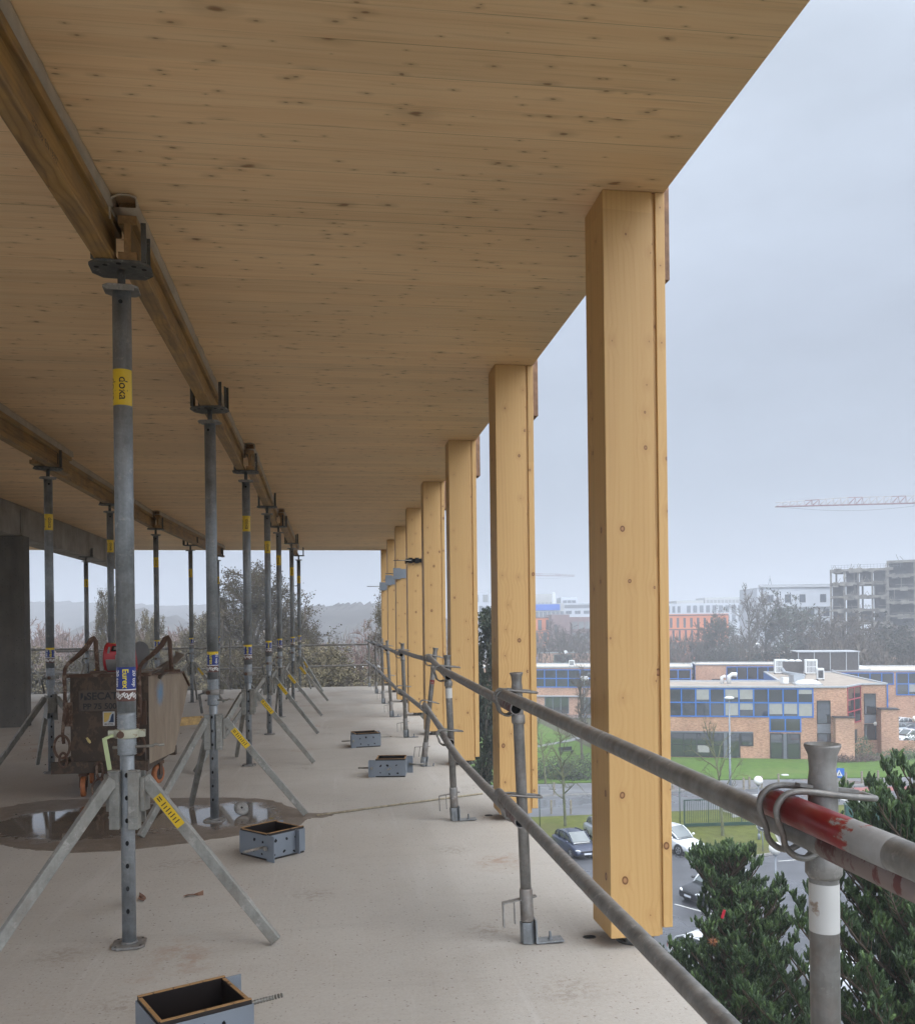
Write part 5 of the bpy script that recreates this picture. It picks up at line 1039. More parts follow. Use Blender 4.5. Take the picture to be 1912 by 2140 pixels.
r, L, h = block(1170, 1261, 1262, 1262, 352, 'office_building', M['white'], M['parapet'], [(.1, .9, 3.0, 4.1, 4, .6, 'greyf', 'glassb', 3, 1)], 'white office building right of the blue-banded one'); slab(r, (0, 0), (L, 0), L * .1, L * .75, h - 1.9, h - .6, 'panelg', .1)
block(1105, 1242, 1155, 1242, 372, 'office_building', M['cream'], M['parapet'], [(0, 1, 3.6, 4.6, 6, .6, 'greyf', 'glassb', 1, 1)], 'beige rooftop storey behind the blue-banded building'); block(1172, 1249, 1207, 1249, 370, 'office_building', M['white'], M['parapet'], [(.1, .9, 1.2, 2.4, 3, .8, 'greyf', 'glassb', 1, 1)], 'pale glazed rooftop block above the white offices')
p = atd(1157, 1258, 365); r = empty('chimney', (p.x, p.y, 0), label='thin grey chimney on the roofs between the first two columns', cat='chimney'); MB().path([(0, 0, p.z - 20), (0, 0, p.z + 3.8)], .8, 12).build('flue', M['parapet'], r)
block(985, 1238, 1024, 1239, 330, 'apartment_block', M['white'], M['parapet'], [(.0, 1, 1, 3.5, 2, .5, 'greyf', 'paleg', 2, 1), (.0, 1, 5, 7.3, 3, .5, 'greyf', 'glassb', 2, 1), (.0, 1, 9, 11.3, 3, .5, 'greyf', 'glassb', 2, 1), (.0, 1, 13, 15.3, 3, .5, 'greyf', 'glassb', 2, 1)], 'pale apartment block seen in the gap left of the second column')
block(1380, 1262, 1580, 1260, 402, 'hospital_building', M['white'], M['parapet'], [(.26, 1, 1.0, 4.0, 11, .55, 'greyf', 'glassb', 2, 1), (.26, 1, 5.2, 8.0, 11, .55, 'greyf', 'glassb', 2, 1), (.0, .22, 1.2, 4.0, 4, .5, 'greyf', 'glassb', 1, 1)], 'long white building with a row of upright windows behind the orange block')
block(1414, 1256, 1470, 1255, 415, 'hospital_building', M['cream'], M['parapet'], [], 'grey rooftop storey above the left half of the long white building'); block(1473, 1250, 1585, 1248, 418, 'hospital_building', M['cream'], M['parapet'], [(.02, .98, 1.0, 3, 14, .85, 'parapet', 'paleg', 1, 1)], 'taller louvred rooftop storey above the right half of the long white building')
r, L, h = block(1582, 1229, 1742, 1227, 255, 'office_building', M['white'], M['parapet'], [(.12, .22, 2.0, 4.0, 1, .8, 'greyf', 'glassb', 2, 1), (.36, .44, 2.0, 4.1, 1, .9, 'dkf', 'glassb', 2, 1), (.55, .63, 2.0, 4.1, 1, .9, 'dkf', 'glassb', 2, 1), (.82, .90, 2.0, 4.1, 1, .9, 'dkf', 'glassb', 2, 1),
    (.2, 1, 6.2, 8.0, 4, .38, 'dkf', 'glassb', 2, 1), (.1, 1, 9.6, 11.5, 5, .3, 'dkf', 'glassb', 2, 1), (.1, 1, 13, 15, 5, .3, 'dkf', 'glassb', 2, 1), (.1, 1, 16.5, 18.5, 5, .3, 'dkf', 'glassb', 2, 1)], 'white office block with square windows behind the tall bare trees')
s = MB(); s.box(.5, L - .2, -.5, .4, h + .06, h + .9); s.build('roof_edge', M['parapet'], r); slab(r, (0, 0), (L, 0), L * .3, L, h - 5.6, h - 5.3, 'parapet', .5, 'floor_band')
r = empty('antenna', (*atd(1609, 1229, 258).xy, h + G), label='small pointed antenna on the white office block', cat='antenna'); s = MB(); [s.path([(x, 0, 0), (0, 0, 3)], .08, 5) for x in (-.7, .7)]; s.path([(0, 0, 2), (0, 0, 3.6)], .06, 5); s.build('mast', M['pole'], r)

# stripped concrete skeleton
a, b = atd(1736, 1211, 232), atd(1852, 1191, 226); e = b - a; L = math.hypot(e.x, e.y); H = 28.2
r = empty('building_skeleton', (a.x, a.y, G), math.atan2(e.y, e.x), label='stripped grey concrete building skeleton with open floors, at the right edge', cat='building')
def frame(x0, x1, y0, y1, nb, fl, top, tn, rake=0.0):
    s = MB(); fh = 3.35; z = top; lv = []
    for k in range(fl):
        s.box(x0 - .2, x1 + .2, y0 - .2, y1, z - .55, z); lv.append(z); z -= fh
    for i in range(nb + 1):
        x = x0 + (x1 - x0) * i / nb
        for y in (y0 + .05, y1 - .5):
            for zz in lv: s.box(x - .22, x + .22, y, y + .45, zz - fh, zz - .551)
    rg = random.Random(nb + fl)
    q = MB()
    for zz in lv:
        for k in range(nb * 3): xk = rg.uniform(x0, x1); q.box(xk, xk + rg.uniform(.4, 1.8), y0 - .5, y0 - .21, zz - rg.uniform(.6, 1.1), zz - rg.uniform(-.25, .1))
        for k in range(nb * 2): xk = rg.uniform(x0, x1); q.bar((xk, y0 - .25, zz), (xk + rg.uniform(-.8, .8), y0 - .3, zz + rg.uniform(.7, 1.6)), .09, .09)
    s.add(q); s.build('frame_' + tn, M['concold'], r); s = MB()
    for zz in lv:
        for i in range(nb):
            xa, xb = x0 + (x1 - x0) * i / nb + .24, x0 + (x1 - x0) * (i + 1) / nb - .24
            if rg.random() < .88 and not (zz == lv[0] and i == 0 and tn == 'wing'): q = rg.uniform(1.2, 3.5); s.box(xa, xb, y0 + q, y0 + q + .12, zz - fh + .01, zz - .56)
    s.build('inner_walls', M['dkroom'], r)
    s = MB()
    for zz in lv:
        for i in range(nb):
            if rg.random() < .75:
                xa, xb = x0 + (x1 - x0) * i / nb + .3, x0 + (x1 - x0) * (i + 1) / nb - .3; q = rg.uniform(.3, .7); s.box(xa + (xb - xa) * rg.uniform(0, .4), xb, y0 + .55, y0 + .62, zz - fh + q, zz - fh + q + .14); 
                if rg.random() < .4: xm = rg.uniform(xa, xb); s.box(xm - .1, xm + .1, y0 + .64, y0 + .8, zz - fh + .01, zz - .56)
    s.build('rails_and_stubs', M['concold'], r)
frame(0, L, 0, 14, 4, 8, H, 'wing'); frame(L + .3, L + 42, -.5, 15, 7, 8, H + 1.7, 'block')
s = MB()
for i in range(22):
    x = i * .75 + .2; s.box(x, x + .05, .1, .15, H, H + 1.1)
s.box(0, 16.5, .1, .14, H + 1.0, H + 1.06); s.box(0, 16.5, .1, .14, H + .5, H + .55); s.build('roof_rail', M['pole'], r)

# cranes
def crane(a, b, d0, hgt, nseg, lb, mastx=None, top=2.0):
    a, b = Vector(a), Vector(b); e = b - a; L = math.hypot(e.x, e.y); r = empty('tower_crane', (a.x, a.y, G), math.atan2(e.y, e.x), label=lb, cat='crane', group='tower cranes on the skyline'); z0, z1 = a.z - G, b.z - G
    sw, sr = MB(), MB(); L2 = L * 1.35
    for i in range(nseg):
        xa, xb = L2 * i / nseg, L2 * (i + 1) / nseg; f = lambda x: z0 + (z1 - z0) * x / L; tpz = lambda x: top * (.55 + .45 * min(1, x / (L * .5))); s = sr if (i // 2) % 3 == 2 else sw
        for y in (-.6, .6): sr.path([(xa, y, f(xa)), (xb, y, f(xb))], .13, 5)
        s.path([(xa, 0, f(xa) + tpz(xa)), (xb, 0, f(xb) + tpz(xb))], .11, 5)
        for y in (-.6, .6): s.path([(xa, y, f(xa)), (xb, 0, f(xb) + tpz(xb))], .07, 4); s.path([(xb, y, f(xb)), (xb, 0, f(xb) + tpz(xb))], .06, 4)
    sw.build('jib_lattice', M['cranew'], r); sr.build('jib_chords', M['craner'], r)
    MB().path([(L2 * k / 16, 0, z0 + (z1 - z0) * L2 * k / 16 / L - 1.6 * math.sin(math.pi * min(1, k / 14))) for k in range(17)], .035, 4).build('hoist_cable', M['dkf'], r)
    s = MB(); zz = z0 + (z1 - z0) * L2 / L
    for x in (0, 1.6):
        for y in (-.8, .8): s.path([(L2 + x, y, 0), (L2 + x, y, zz + 6)], .12, 5)
    k = 0.0
    while k < zz: 
        for y in (-.8, .8): s.path([(L2, y, k), (L2 + 1.6, y, k + 2)], .06, 4)
        k += 2
    s.build('mast', M['craner'], r)
crane(atd(1621, 1059, 250), atd(1912, 1051.5, 250), 250, 0, 26, 'red and white tower crane jib reaching in from the right edge of the sky')
crane(atd(1201, 1204, 520), atd(1100, 1203, 520), 520, 0, 20, 'faint pale crane jib in the haze right of the second column', top=1.2)

# --- cars
def loft(st, n=14):       # stations (x, halfwidth, z0, z1, roundness)
    s = MB()
    for x, w, z0, z1, k in st:
        for j in range(n):
            a = 2 * math.pi * j / n; c, q = math.cos(a), math.sin(a); p = 2 / k
            s.v.append((x, w * math.copysign(abs(c) ** p, c), (z0 + z1) / 2 + (z1 - z0) / 2 * math.copysign(abs(q) ** p, q)))
    m = len(st)
    for i in range(m - 1):
        for j in range(n): s.face((i * n + j, (i + 1) * n + j, (i + 1) * n + (j + 1) % n, i * n + (j + 1) % n), 0, True)
    s.face(list(range(n)), 0); s.face([(m - 1) * n + j for j in range(n)][::-1], 0)
    return s
def make_car(paint, roof=None, suv=False):
    r = empty('parked_car'); H = 1.62 if suv else 1.45; L = 2.2 if suv else 2.0; hb = .95 if suv else .86; W = .92 if suv else .87; g = .26 if suv else .2
    b = loft([(-L, W * .78, g + .15, hb - .05, 4), (-L + .1, W * .93, g + .02, hb + .05, 5), (-L + .5, W, g - .02, hb + .08, 6), (-.6, W * 1.0, g - .04, hb + .07, 6), (.5, W, g - .04, hb + .06, 6), (.95, W * .99, g - .03, hb + .03, 6), (1.35, W * .97, g - .02, hb - .05, 5.5), (L - .28, W * .92, g, hb - .14, 5), (L - .10, W * .86, g + .02, hb - .26, 4.5), (L, W * .74, g + .08, hb - .38, 4)], 22)
    b.build('body', paint, r)
    t = H - .02
    def ringp(x0, z, w, x1): return [(x0, -w), (x1, -w), (x1, w), (x0, w)]
    bl = [(1.12, W * .80, hb + .02), (-L + .22, W * .78, hb + .04)]; tp = [(.28, W * .66, t), (-L + .75, W * .64, t - .03)]
    s = MB(); n = 8
    prof = []
    for k in range(n + 1):       # cabin side shape
        f = k / n; prof.append(f)
    # pillars and roof as a lofted shell, glass as slightly proud sheets
    sh = loft([(1.20, W * .70, hb - .12, hb + .05, 5), (.75, W * .78, hb - .1, hb + (t - hb) * .50, 4.5), (.28, W * .76, hb - .1, t - .02, 4.2), (-.3, W * .76, hb - .1, t + .02, 4.2), (-L + 1.0, W * .74, hb - .1, t - .01, 4.2), (-L + .5, W * .72, hb - .1, hb + (t - hb) * .72, 4.2), (-L + .18, W * .66, hb - .1, hb + .08, 4)], 22)
    sh.build('cabin', M['cglass'], r)
    s = MB()
    x0, x1 = .36, -L + .82; b0 = len(s.v); nx, ny = 6, 6
    for i in range(nx + 1):
        for j in range(ny + 1):
            f, q = i / nx, j / ny * 2 - 1; x = x0 + (x1 - x0) * f; w = W * .735; s.v.append((x, w * q, t + .035 - .10 * abs(q) ** 3.0 - .055 * (2 * f - .9) ** 2))
    for i in range(nx):
        for j in range(ny): k = i * (ny + 1) + j; s.face((k, k + ny + 1, k + ny + 2, k + 1), 0, True)
    for sg in (-1, 1):
        y = sg * W * .765
        s.path([(1.18, y * .93, hb + .02), (.80, y * .985, hb + (t - hb) * .50), (.34, y * .97, t - .05), (-.4, y * .965, t - .02), (-L + .85, y * .95, t - .06), (-L + .45, y * .93, hb + (t - hb) * .6), (-L + .20, y * .88, hb + .05)], .038, 6)
        for xx in (-.15, -1.0): s.path([(xx, y * 1.005, hb), (xx - .04, y * .975, t - .05)], .03, 5)
    s.build('roof', roof or paint, r)
    s = MB(); b0 = 0
    for i in range(5):
        for j in range(7):
            f, q = i / 4, j / 6 * 2 - 1; s.v.append((1.15 - .80 * f - .05 * q * q, W * (.69 - .06 * f) * q, hb + .085 + (t - hb - .085) * f + .03))
    for i in range(4):
        for j in range(6): k = i * 7 + j; s.face((k, k + 7, k + 8, k + 1), 0, True)
    s.build('windscreen', M['cglass2'], r)
    for x in (L - .78, -L + .72):
        for sg in (-1, 1):
            R = .34 if suv else .31; wl = MB().lathe([(R * .62, -.10), (R - .02, -.10), (R, -.07), (R, .07), (R - .02, .10), (R * .62, .10)], 24).xf(Matrix.Rotation(math.pi / 2, 4, 'X')).build('wheel', M['tyre'], r, loc=(x, sg * (W - .10), R))
            q = MB(); q.lathe([(.01, .085), (.06, .095), (.065, .1)], 12, mi=0)
            for k in range(5): a = k * 2 * math.pi / 5; q.bar((0, 0, .095), (R * .62 * math.cos(a), R * .62 * math.sin(a), .098), .05, .02, (0, 0, 1), w1=.07)
            q.lathe([(R * .58, .085), (R * .58, .104), (R * .66, .104), (R * .66, .085)], 24); q.xf(Matrix.Rotation(math.pi / 2 * -sg, 4, 'X')); q.build('rim', M['rim'], wl)
            a = MB(); a.lathe([(R + .055, 0), (R + .05, .012)], 26); a.xf(Matrix.Translation((x, sg * (W * .985 - .001), R + .01)) @ Matrix.Rotation(math.pi / 2 * -sg, 4, 'X')); a.build('wheel_arch', M['trim'], r)
    for sg in (-1, 1):
        hl = MB(); hl.ball((0, 0, 0), .17, 14, 8, 0, .45); hl.xf(Matrix.Translation((L - .17, sg * W * .70, hb - .30)) @ Matrix.Rotation(sg * .75, 4, 'Z') @ Matrix.Diagonal((.75, 1.2, 1, 1)) @ Matrix.Rotation(-.35, 4, 'Y')); hl.build('headlight', M['lens'], r)
        MB().ball((.92, sg * (W + .08), hb + .14), .10, 10, 6, 0, .75).build('mirror', paint, r)
        q = MB(); q.box(-L - .01, -L + .12, min(sg * W * .5, sg * W * .82), max(sg * W * .5, sg * W * .82), hb - .22, hb - .02); q.build('tail_light', M['redf'], r)
    q = MB(); q.box(L - .02, L + .012, -.36, .36, hb - .50, hb - .42); q.box(L - .05, L + .008, -.62, .62, g + .07, g + .17); q.box(L - .08, L - .001, -.46, .46, hb - .40, hb - .31); q.build('grille', M['trim'], r)
    MB().box(L + .013, L + .022, -.26, .26, hb - .53, hb - .42).build('number_plate', M['plate'], r)
    return r
navy = carpaint('navy_paint', (.012, .022, .055)); whitep = carpaint('white_car_paint', (.70, .71, .72)); dkgrey = carpaint('dark_grey_paint', (.022, .024, .028)); silver = carpaint('silver_paint', (.28, .31, .33)); blackp = carpaint('black_paint', (.01, .01, .012))
# heading: the car's nose points along +x of its own frame
def car(o, x, y, a, lb, g='cars in the car park below'): o.location = (x, y, G + .005); o.rotation_euler = (0, 0, math.radians(a)); tag(o, lb, 'car', g)
c_navy = make_car(navy); car(c_navy, 15.55, 58.6, -80, 'dark navy blue hatchback parked nose towards us below the street tree')
c_wsuv = make_car(whitep, None, True); car(c_wsuv, 22.15, 58.3, -66, 'white family SUV parked beside the kerb of the mossy island')
c_two = make_car(dkgrey, whitep, True); car(c_two, 20.6, 47.4, -160, 'dark grey car with a white roof, half hidden by the small pine')
c_sil = make_car(silver, None, True); car(c_sil, 18.6, 61.2, -80, 'silver grey car mostly hidden behind the nearest column')
c_w2 = make_car(whitep); car(c_w2, 16.1, 37.6, -62, 'white car partly hidden by the foot of the nearest column')
car(copy_tree(c_w2), 20.9, 34.5, -15, 'white car between the small pine and the closest guardrail post')
rg = random.Random(5); cc = [c_w2, c_sil, c_navy, c_two, c_wsuv]
names = ['white car in the far car park right of the brick building, nearest its hedge', 'grey car behind the first white one in the right-hand far car park', 'navy car in the right-hand far car park', 'white-roofed dark car at the back of the right-hand far car park', 'tall white car in the right-hand far car park']
for k, (u, v) in enumerate(((1880, 1549), (1862, 1536), (1897, 1533), (1878, 1524), (1900, 1552))):
    p = at(u, v); car(copy_tree(cc[k]), p.x, p.y, -170 + rg.uniform(-6, 6), names[k], 'cars in the far car parks')
for k, (u, v, l) in enumerate(((1412, 1408, 'white car in the car park left of the brick wings, at its near end'), (1430, 1412, 'dark car under the trees left of the brick wings'), (1425, 1398, 'silver car left of the brick wings'), (1440, 1403, 'white SUV left of the brick wings'), (1436, 1386, 'pale car far behind the brick wings, near a bare tree'), (1425, 1380, 'dark car far behind the brick wings'))):
    p = at(u, v); car(copy_tree(cc[(k * 2) % 5]), p.x, p.y, 10 + 160 * (k % 2), l, 'cars in the far car parks')
p = at(1894, 1526); r = empty('motorcycle', p, 1.0, label='black motorcycle parked by the right-hand far car park', cat='motorcycle')
for x in (-.7, .7): MB().lathe([(.22, -.05), (.31, -.05), (.31, .05), (.22, .05)], 18).xf(Matrix.Translation((x, 0, .31)) @ Matrix.Rotation(math.pi / 2, 4, 'X')).build('wheel', M['tyre'], r)
s = MB(); s.path([(-.7, 0, .31), (-.3, 0, .7), (.35, 0, .85), (.7, 0, .31)], [.05, .14, .16, .04], 8); s.path([(.45, -.35, 1.1), (.4, 0, 1.0), (.45, .35, 1.1)], .025, 6); s.build('frame', M['trim'], r); MB().ball((-.35, 0, .88), .26, 10, 6, 0, .4).build('seat', M['dkf'], r)

# --- street furniture
def globe_lamp(p, h, lb):
    r = empty('street_lamp', p, label=lb, cat='street lamp', group='globe lamps'); s = MB(); s.path([(0, 0, 0), (0, 0, h - .3)], [.055, .04], 12); s.lathe([(.10, 0), (.10, .35), (.06, .4)], 12); s.build('pole', M['pole'], r)
    MB().lathe([(.05, 0), (.12, .04), (.12, .08), (.05, .1)], 14, (0, 0, h - .38)).build('collar', M['pole'], r); MB().ball((0, 0, h), .31 if h > 3.5 else .26, 20, 12).build('globe', M['globe'], r)
globe_lamp(at(1586, 1755, G + .1), 4.05, 'white globe lamp on the mossy island near the green fence'); globe_lamp(at(1622, 1945), 4.0, 'white globe lamp rising behind the small pine'); 
globe_lamp(Vector((60.6, 96.2, G)), 3.4, 'globe lamp at the red window of the brick building'); globe_lamp(Vector((65.3, 95.9, G)), 3.9, 'globe lamp at the right corner of the brick building')
r = empty('street_lamp', (35.5, 78.9, G + .1), label='tall grey street lamp with a flat head before the blue glass band', cat='street lamp')
MB().path([(0, 0, 0), (0, 0, 1), (0, 0, 7.9)], [.13, .10, .06], 12).build('pole', M['pole'], r); s = MB(); s.ball((0, 0, 8.1), .45, 16, 8, 0, .35); s.build('lamp_head', M['acwhite'], r)
r = empty('street_lamp', Vector((*at(1222, 1500).xy, G)), label='lamp with a rounded glass head just left of the nearest column', cat='street lamp')
MB().path([(0, 0, 0), (0, 0, 5.9)], [.1, .06], 10).build('pole', M['pole'], r); MB().ball((0, 0, 6.3), .75, 14, 8, 0, .6).build('lamp_head', M['dome'], r)
bols = [(1405, 1652, 'timber bollard just right of the nearest column, along the pavement'), (1566, 1650, 'timber bollard right of the tall street lamp'), (1592, 1648, 'timber bollard behind the upper globe lamp'), (1627, 1643, 'timber bollard on the lawn edge left of the closest post'),
        (1768, 1640, 'timber bollard right of the blue crossing sign'), (1801, 1638, 'middle timber bollard between crossing sign and large pine'), (1835, 1636, 'timber bollard nearest the large pine'), (1554, 1652, 'timber bollard at the foot of the tall street lamp'),
        (1152, 1702, 'timber bollard left of the mossy street tree trunk'), (1193, 1702, 'timber bollard right of the mossy street tree trunk'), (1158, 1662, 'timber bollard across the road, behind the mossy street tree')]
bl = None
for k, (u, v, lb) in enumerate(bols):
    p = at(u, v, G + .1)
    if bl is None: bl = empty('bollard', p); MB().box(-.07, .07, -.07, .07, 0, 1.12).build('timber_post', M['bollard'], bl, bevel=.01); o = bl
    else: o = copy_tree(bl, p)
    tag(o, lb, 'bollard', 'timber bollards along the street')
def sign(p, h, shape, lb):
    r = empty('road_sign', p, math.radians(-24), label=lb, cat='road sign'); MB().path([(0, 0, 0), (0, 0, h)], .035, 8).build('pole', M['pole'], r)
    if shape == 'sq':
        s = MB(); s.box(-.40, .40, -.07, -.04, h - .85, h - .05, 0); k = len(s.v); s.v += [(-.27, -.072, h - .70), (.27, -.072, h - .70), (0, -.072, h - .17)]; s.face((k, k + 1, k + 2), 1)
        k = len(s.v); s.v += [(-.03, -.074, h - .42), (.05, -.074, h - .40), (.09, -.074, h - .66), (.04, -.074, h - .66), (.01, -.074, h - .52), (-.06, -.074, h - .66), (-.11, -.074, h - .66), (-.03, -.074, h - .50)]; s.face(range(k, k + 8), 2); s.ball((.0, -.074, h - .35), .035, 8, 6, 2)
        s.build('plate', [M['signb'], M['signw'], M['dkf']], r)
    else:
        q = MB(); q.lathe([(.0, 0), (.40, 0), (.40, .02), (0, .02)], 28, mi=0); q.lathe([(.01, .021), (.335, .021), (.335, .023), (.01, .023)], 28, mi=1); q.box(-.05, .05, -.02, .22, .0235, .026, 0); q.box(-.12, .12, -.20, -.10, .0235, .026, 0)
        q.xf(Matrix.Translation((0, -.04, h - .4)) @ Matrix.Rotation(math.pi / 2, 4, 'X')); q.build('plate', [M['signw'], M['panelg']], r)
sign(at(1594, 1780, G + .1), 2.1, 'rd', 'round grey and white road sign on the mossy island'); sign(at(1754, 1676), 2.85, 'sq', 'blue square pedestrian crossing sign at the zebra crossing')
# green fence on the island, taller posts, bins
r = empty('metal_fence', (25.2, 64.0, G + .1), math.atan2(63.6 - 64.0, 31.8 - 25.2), label='dark green barred sliding gate behind the mossy island', cat='gate')
s = MB(); s.box(0, 6.6, -.04, .04, .05, .28); s.box(0, 6.6, -.03, .03, 1.95, 2.02); [s.box(x, x + .07, -.035, .035, .28, 1.95) for x in (0, 4.3, 6.53)]; s.build('gate_frame', M['gfence'], r)
s = MB(); n = 46; [s.box(.12 + i * .14, .145 + i * .14, -.012, .012, .281, 1.949) for i in range(n)]; s.build('bars', M['gfence'], r)
for u, v, h, lb in ((1421, 1737, 3.6, 'thin dark post at the left end of the green gate'), (1480, 1722, 3.0, 'thin dark post rising behind the green gate'), (1128, 1728, 3.0, 'thin dark post at the right edge of the second column'), (1829, 1690, 2.6, 'thin dark post in the road view beside the large pine')):
    MB().path([(0, 0, 0), (0, 0, h)], .035, 6).build('fence_post', M['gfence'], loc=at(u, v, G + .1), label=lb, cat='post', group='thin fence posts')
for k, (u, v, w) in enumerate(((1781, 1722, 1.35), (1806, 1720, 1.2), (1832, 1716, 1.3))):
    r = empty('wheelie_bin', at(u, v), -.4, label=('dark green bin with white marks, left of three by the crossing', 'middle green bin by the crossing', 'right green bin by the crossing')[k], cat='bin', group='bins at the driveway')
    MB().prism([(-.5, -.4), (.5, -.4), (.5, .4), (-.5, .4)], .08, w).build('bin_body', M['bin'], r, bevel=.04); MB().box(-.56, .56, -.46, .44, w + .001, w + .10).build('lid', M['gfence'], r, bevel=.03); s = MB(); [s.lathe([(.09, -.03), (.09, .03)], 10, (x, y, .09)) for x in (-.4, .4) for y in (-.3, .3)]; s.build('wheels', M['tyre'], r)
MB().box(-2.6, 2.6, -.15, .15, 0, 1.5).build('low_wall', M['brick2'], loc=(62.5, 95.6, G), label='low brick wall right of the brick building among the shrubs', cat='wall').rotation_euler = (0, 0, -.25)
MB().box(-1.3, 1.3, -.1, .1, 0, 1.7).build('green_fence_panel', M['cream'], loc=(31.4, 66.9, G), label='pale board fence seen through the right part of the green gate', cat='fence').rotation_euler = (0, 0, .2)
p = at(1183, 1578); r = empty('park_bench', p, .3, label='dark park bench on the lawn beyond the street tree', cat='bench'); MB().box(-.9, .9, -.2, .2, .42, .48).build('seat', M['dkf'], r); MB().box(-.9, .9, .2, .25, .5, .9).build('backrest', M['dkf'], r); [MB().box(x, x + .06, -.2, .2, 0, .419).build('leg', M['dkf'], r) for x in (-.8, .74)]
MB().box(-.3, .3, -.22, .22, 0, .10).build('litter', M['signw'], loc=at(1640, 1621, G + .1), label='small white scrap lying on the lawn', cat='litter')

# --- trees
def grow(seed, H, clear, nl, spread, lv=3, up_=.35, dens=1.0, wob=.12, tw=(5, 6), trunk_r=None, twr=.012, cone=0):
    rg = random.Random(seed); limbs = []; twigs = []; tips = []
    def poly(p, d, L, n, w, lift):
        pts = [p.copy()]; d = d.normalized()
        for i in range(n):
            d = (d + Vector((rg.gauss(0, w), rg.gauss(0, w), rg.gauss(0, w) + lift))).normalized(); pts.append(pts[-1] + d * L / n)
        return pts
    tr = trunk_r or H * .016
    T = poly(Vector((0, 0, 0)), Vector((rg.gauss(0, .03), rg.gauss(0, .03), 1)), H * .82, 9, .045, .03)
    limbs.append((T, [tr * (1 - .85 * i / 9) for i in range(10)], 9))
    def sample(P, f): k = min(int(f * (len(P) - 1)), len(P) - 2); q = f * (len(P) - 1) - k; return P[k].lerp(P[k + 1], q), (P[k + 1] - P[k]).normalized()
    def rec(P, L, r, lev, n):
        for i in range(n):
            f = rg.uniform(.25, 1.0) if lev > 1 else clear + (1 - clear) * (i + rg.random() * .7) / n
            p, d = sample(P, min(f, .99)); a = rg.uniform(0, 6.283) if lev > 1 else i * 2.4 + rg.uniform(-.4, .4)
            x = d.orthogonal().normalized(); y = d.cross(x); sp = rg.uniform(.55, 1.0) if lev > 1 else rg.uniform(.75, 1.15) * (1.25 - .6 * f)
            dd = d * math.cos(sp) + (x * math.cos(a) + y * math.sin(a)) * math.sin(sp)
            l = L * rg.uniform(.6, 1.1) * ((1.0 - .55 * abs(f - .45) if not cone else 1.35 - cone * f) if lev == 1 else (1 - .3 * f)); seg = 5 if lev == 1 else (4 if lev == 2 else 3)
            Q = poly(p, dd, l, seg, wob * (1 + .4 * lev), up_ * (.45 if lev == 1 else .25)); rr = r * rg.uniform(.7, 1)
            if lev < lv: (limbs if lev < 2 else twigs).append((Q, [max(twr, rr * (1 - .75 * k / seg)) for k in range(seg + 1)], 5 if lev == 1 else 4)); rec(Q, l * .52, rr * .45, lev + 1, int((tw[0] if lev == 1 else tw[1]) * dens + rg.random()))
            else: twigs.append((Q, [twr * (1 - .6 * k / seg) for k in range(seg + 1)], 3)); tips.extend(Q[1:])
    rec(T, spread, tr * .5, 1, nl)
    return limbs, twigs, tips
def tree_obj(name, seed, H, mt, mc, leaf=None, nleaf=0, lsize=.12, droop=0, **k):
    limbs, twigs, tips = grow(seed, H, **k); rg = random.Random(seed + 1); r = empty(name)
    s = MB(); [s.path(P, R, n, 0, False) for P, R, n in limbs]; s.build('trunk', mt, r)
    s = MB(); [s.path(P, R, n, 0, False, False) for P, R, n in twigs]; mats = [mc]
    if leaf:
        mats.append(leaf)
        for i in range(nleaf):
            p = rg.choice(tips) + Vector((rg.gauss(0, .12), rg.gauss(0, .12), rg.gauss(0, .12))); a, b, c = rg.uniform(0, 6.28), rg.uniform(-1.2, 1.2), lsize * rg.uniform(.5, 1.3)
            u = Vector((math.cos(a), math.sin(a), b)).normalized(); v = u.orthogonal().normalized(); k0 = len(s.v)
            s.v += [tuple(p), tuple(p + u * c * .5 + v * c * .28), tuple(p + u * c), tuple(p + u * c * .5 - v * c * .28)]; s.face((k0, k0 + 1, k0 + 2, k0 + 3), 1)
    s.build('crown', mats, r); zs = sorted(q[2] for q in s.v); rs = sorted(math.hypot(q[0], q[1]) for q in s.v); TOP[0] = zs[-len(zs) // 200]; pass
    return r
TR = {}; TOP = [0]
def plant(kind, p, h, rzz, lb, g=None, wide=1.0, cat='tree'):
    o, H0, fresh = TR[kind]; sc = h / H0
    if fresh: TR[kind][2] = False; q = o
    else: q = copy_tree(o)
    q.location = p; q.rotation_euler = (0, 0, rzz); q.scale = (sc * wide, sc * wide, sc); tag(q, lb, cat, g); return q
TR['street'] = [tree_obj('street_tree', 4, 6.6, M['barkg'], M['twigo'], clear=.28, nl=13, spread=2.3, lv=3, up_=.25, dens=.9, tw=(5, 5), twr=.008, wob=.16), TOP[0], True]
TR['tall'] = [tree_obj('bare_tree', 7, 20, M['bark'], M['twigd'], clear=.2, nl=20, spread=7.2, lv=3, up_=.55, tw=(8, 7), twr=.035), TOP[0], True]
TR['oak'] = [tree_obj('bare_tree', 12, 16, M['bark'], M['twigd'], M['leafd2'], 2600, .5, clear=.22, nl=20, spread=8.5, lv=3, up_=.2, tw=(9, 7), twr=.035, wob=.2), TOP[0], True]
TR['round'] = [tree_obj('bare_tree', 19, 13, M['bark'], M['twigd'], clear=.10, nl=26, spread=6.0, lv=3, up_=.3, tw=(9, 9), twr=.045), TOP[0], True]
TR['red'] = [tree_obj('bare_tree', 23, 13, M['bark'], M['twigr'], clear=.12, nl=24, spread=5.6, lv=3, up_=.35, tw=(9, 9), twr=.035), TOP[0], True]
TR['olive'] = [tree_obj('withered_tree', 33, 18, M['bark'], M['twigd'], M['leafo'], 42000, .15, clear=.10, nl=44, spread=7.6, lv=3, up_=.14, tw=(10, 9), twr=.016, cone=1.0, wob=.09), TOP[0], True]
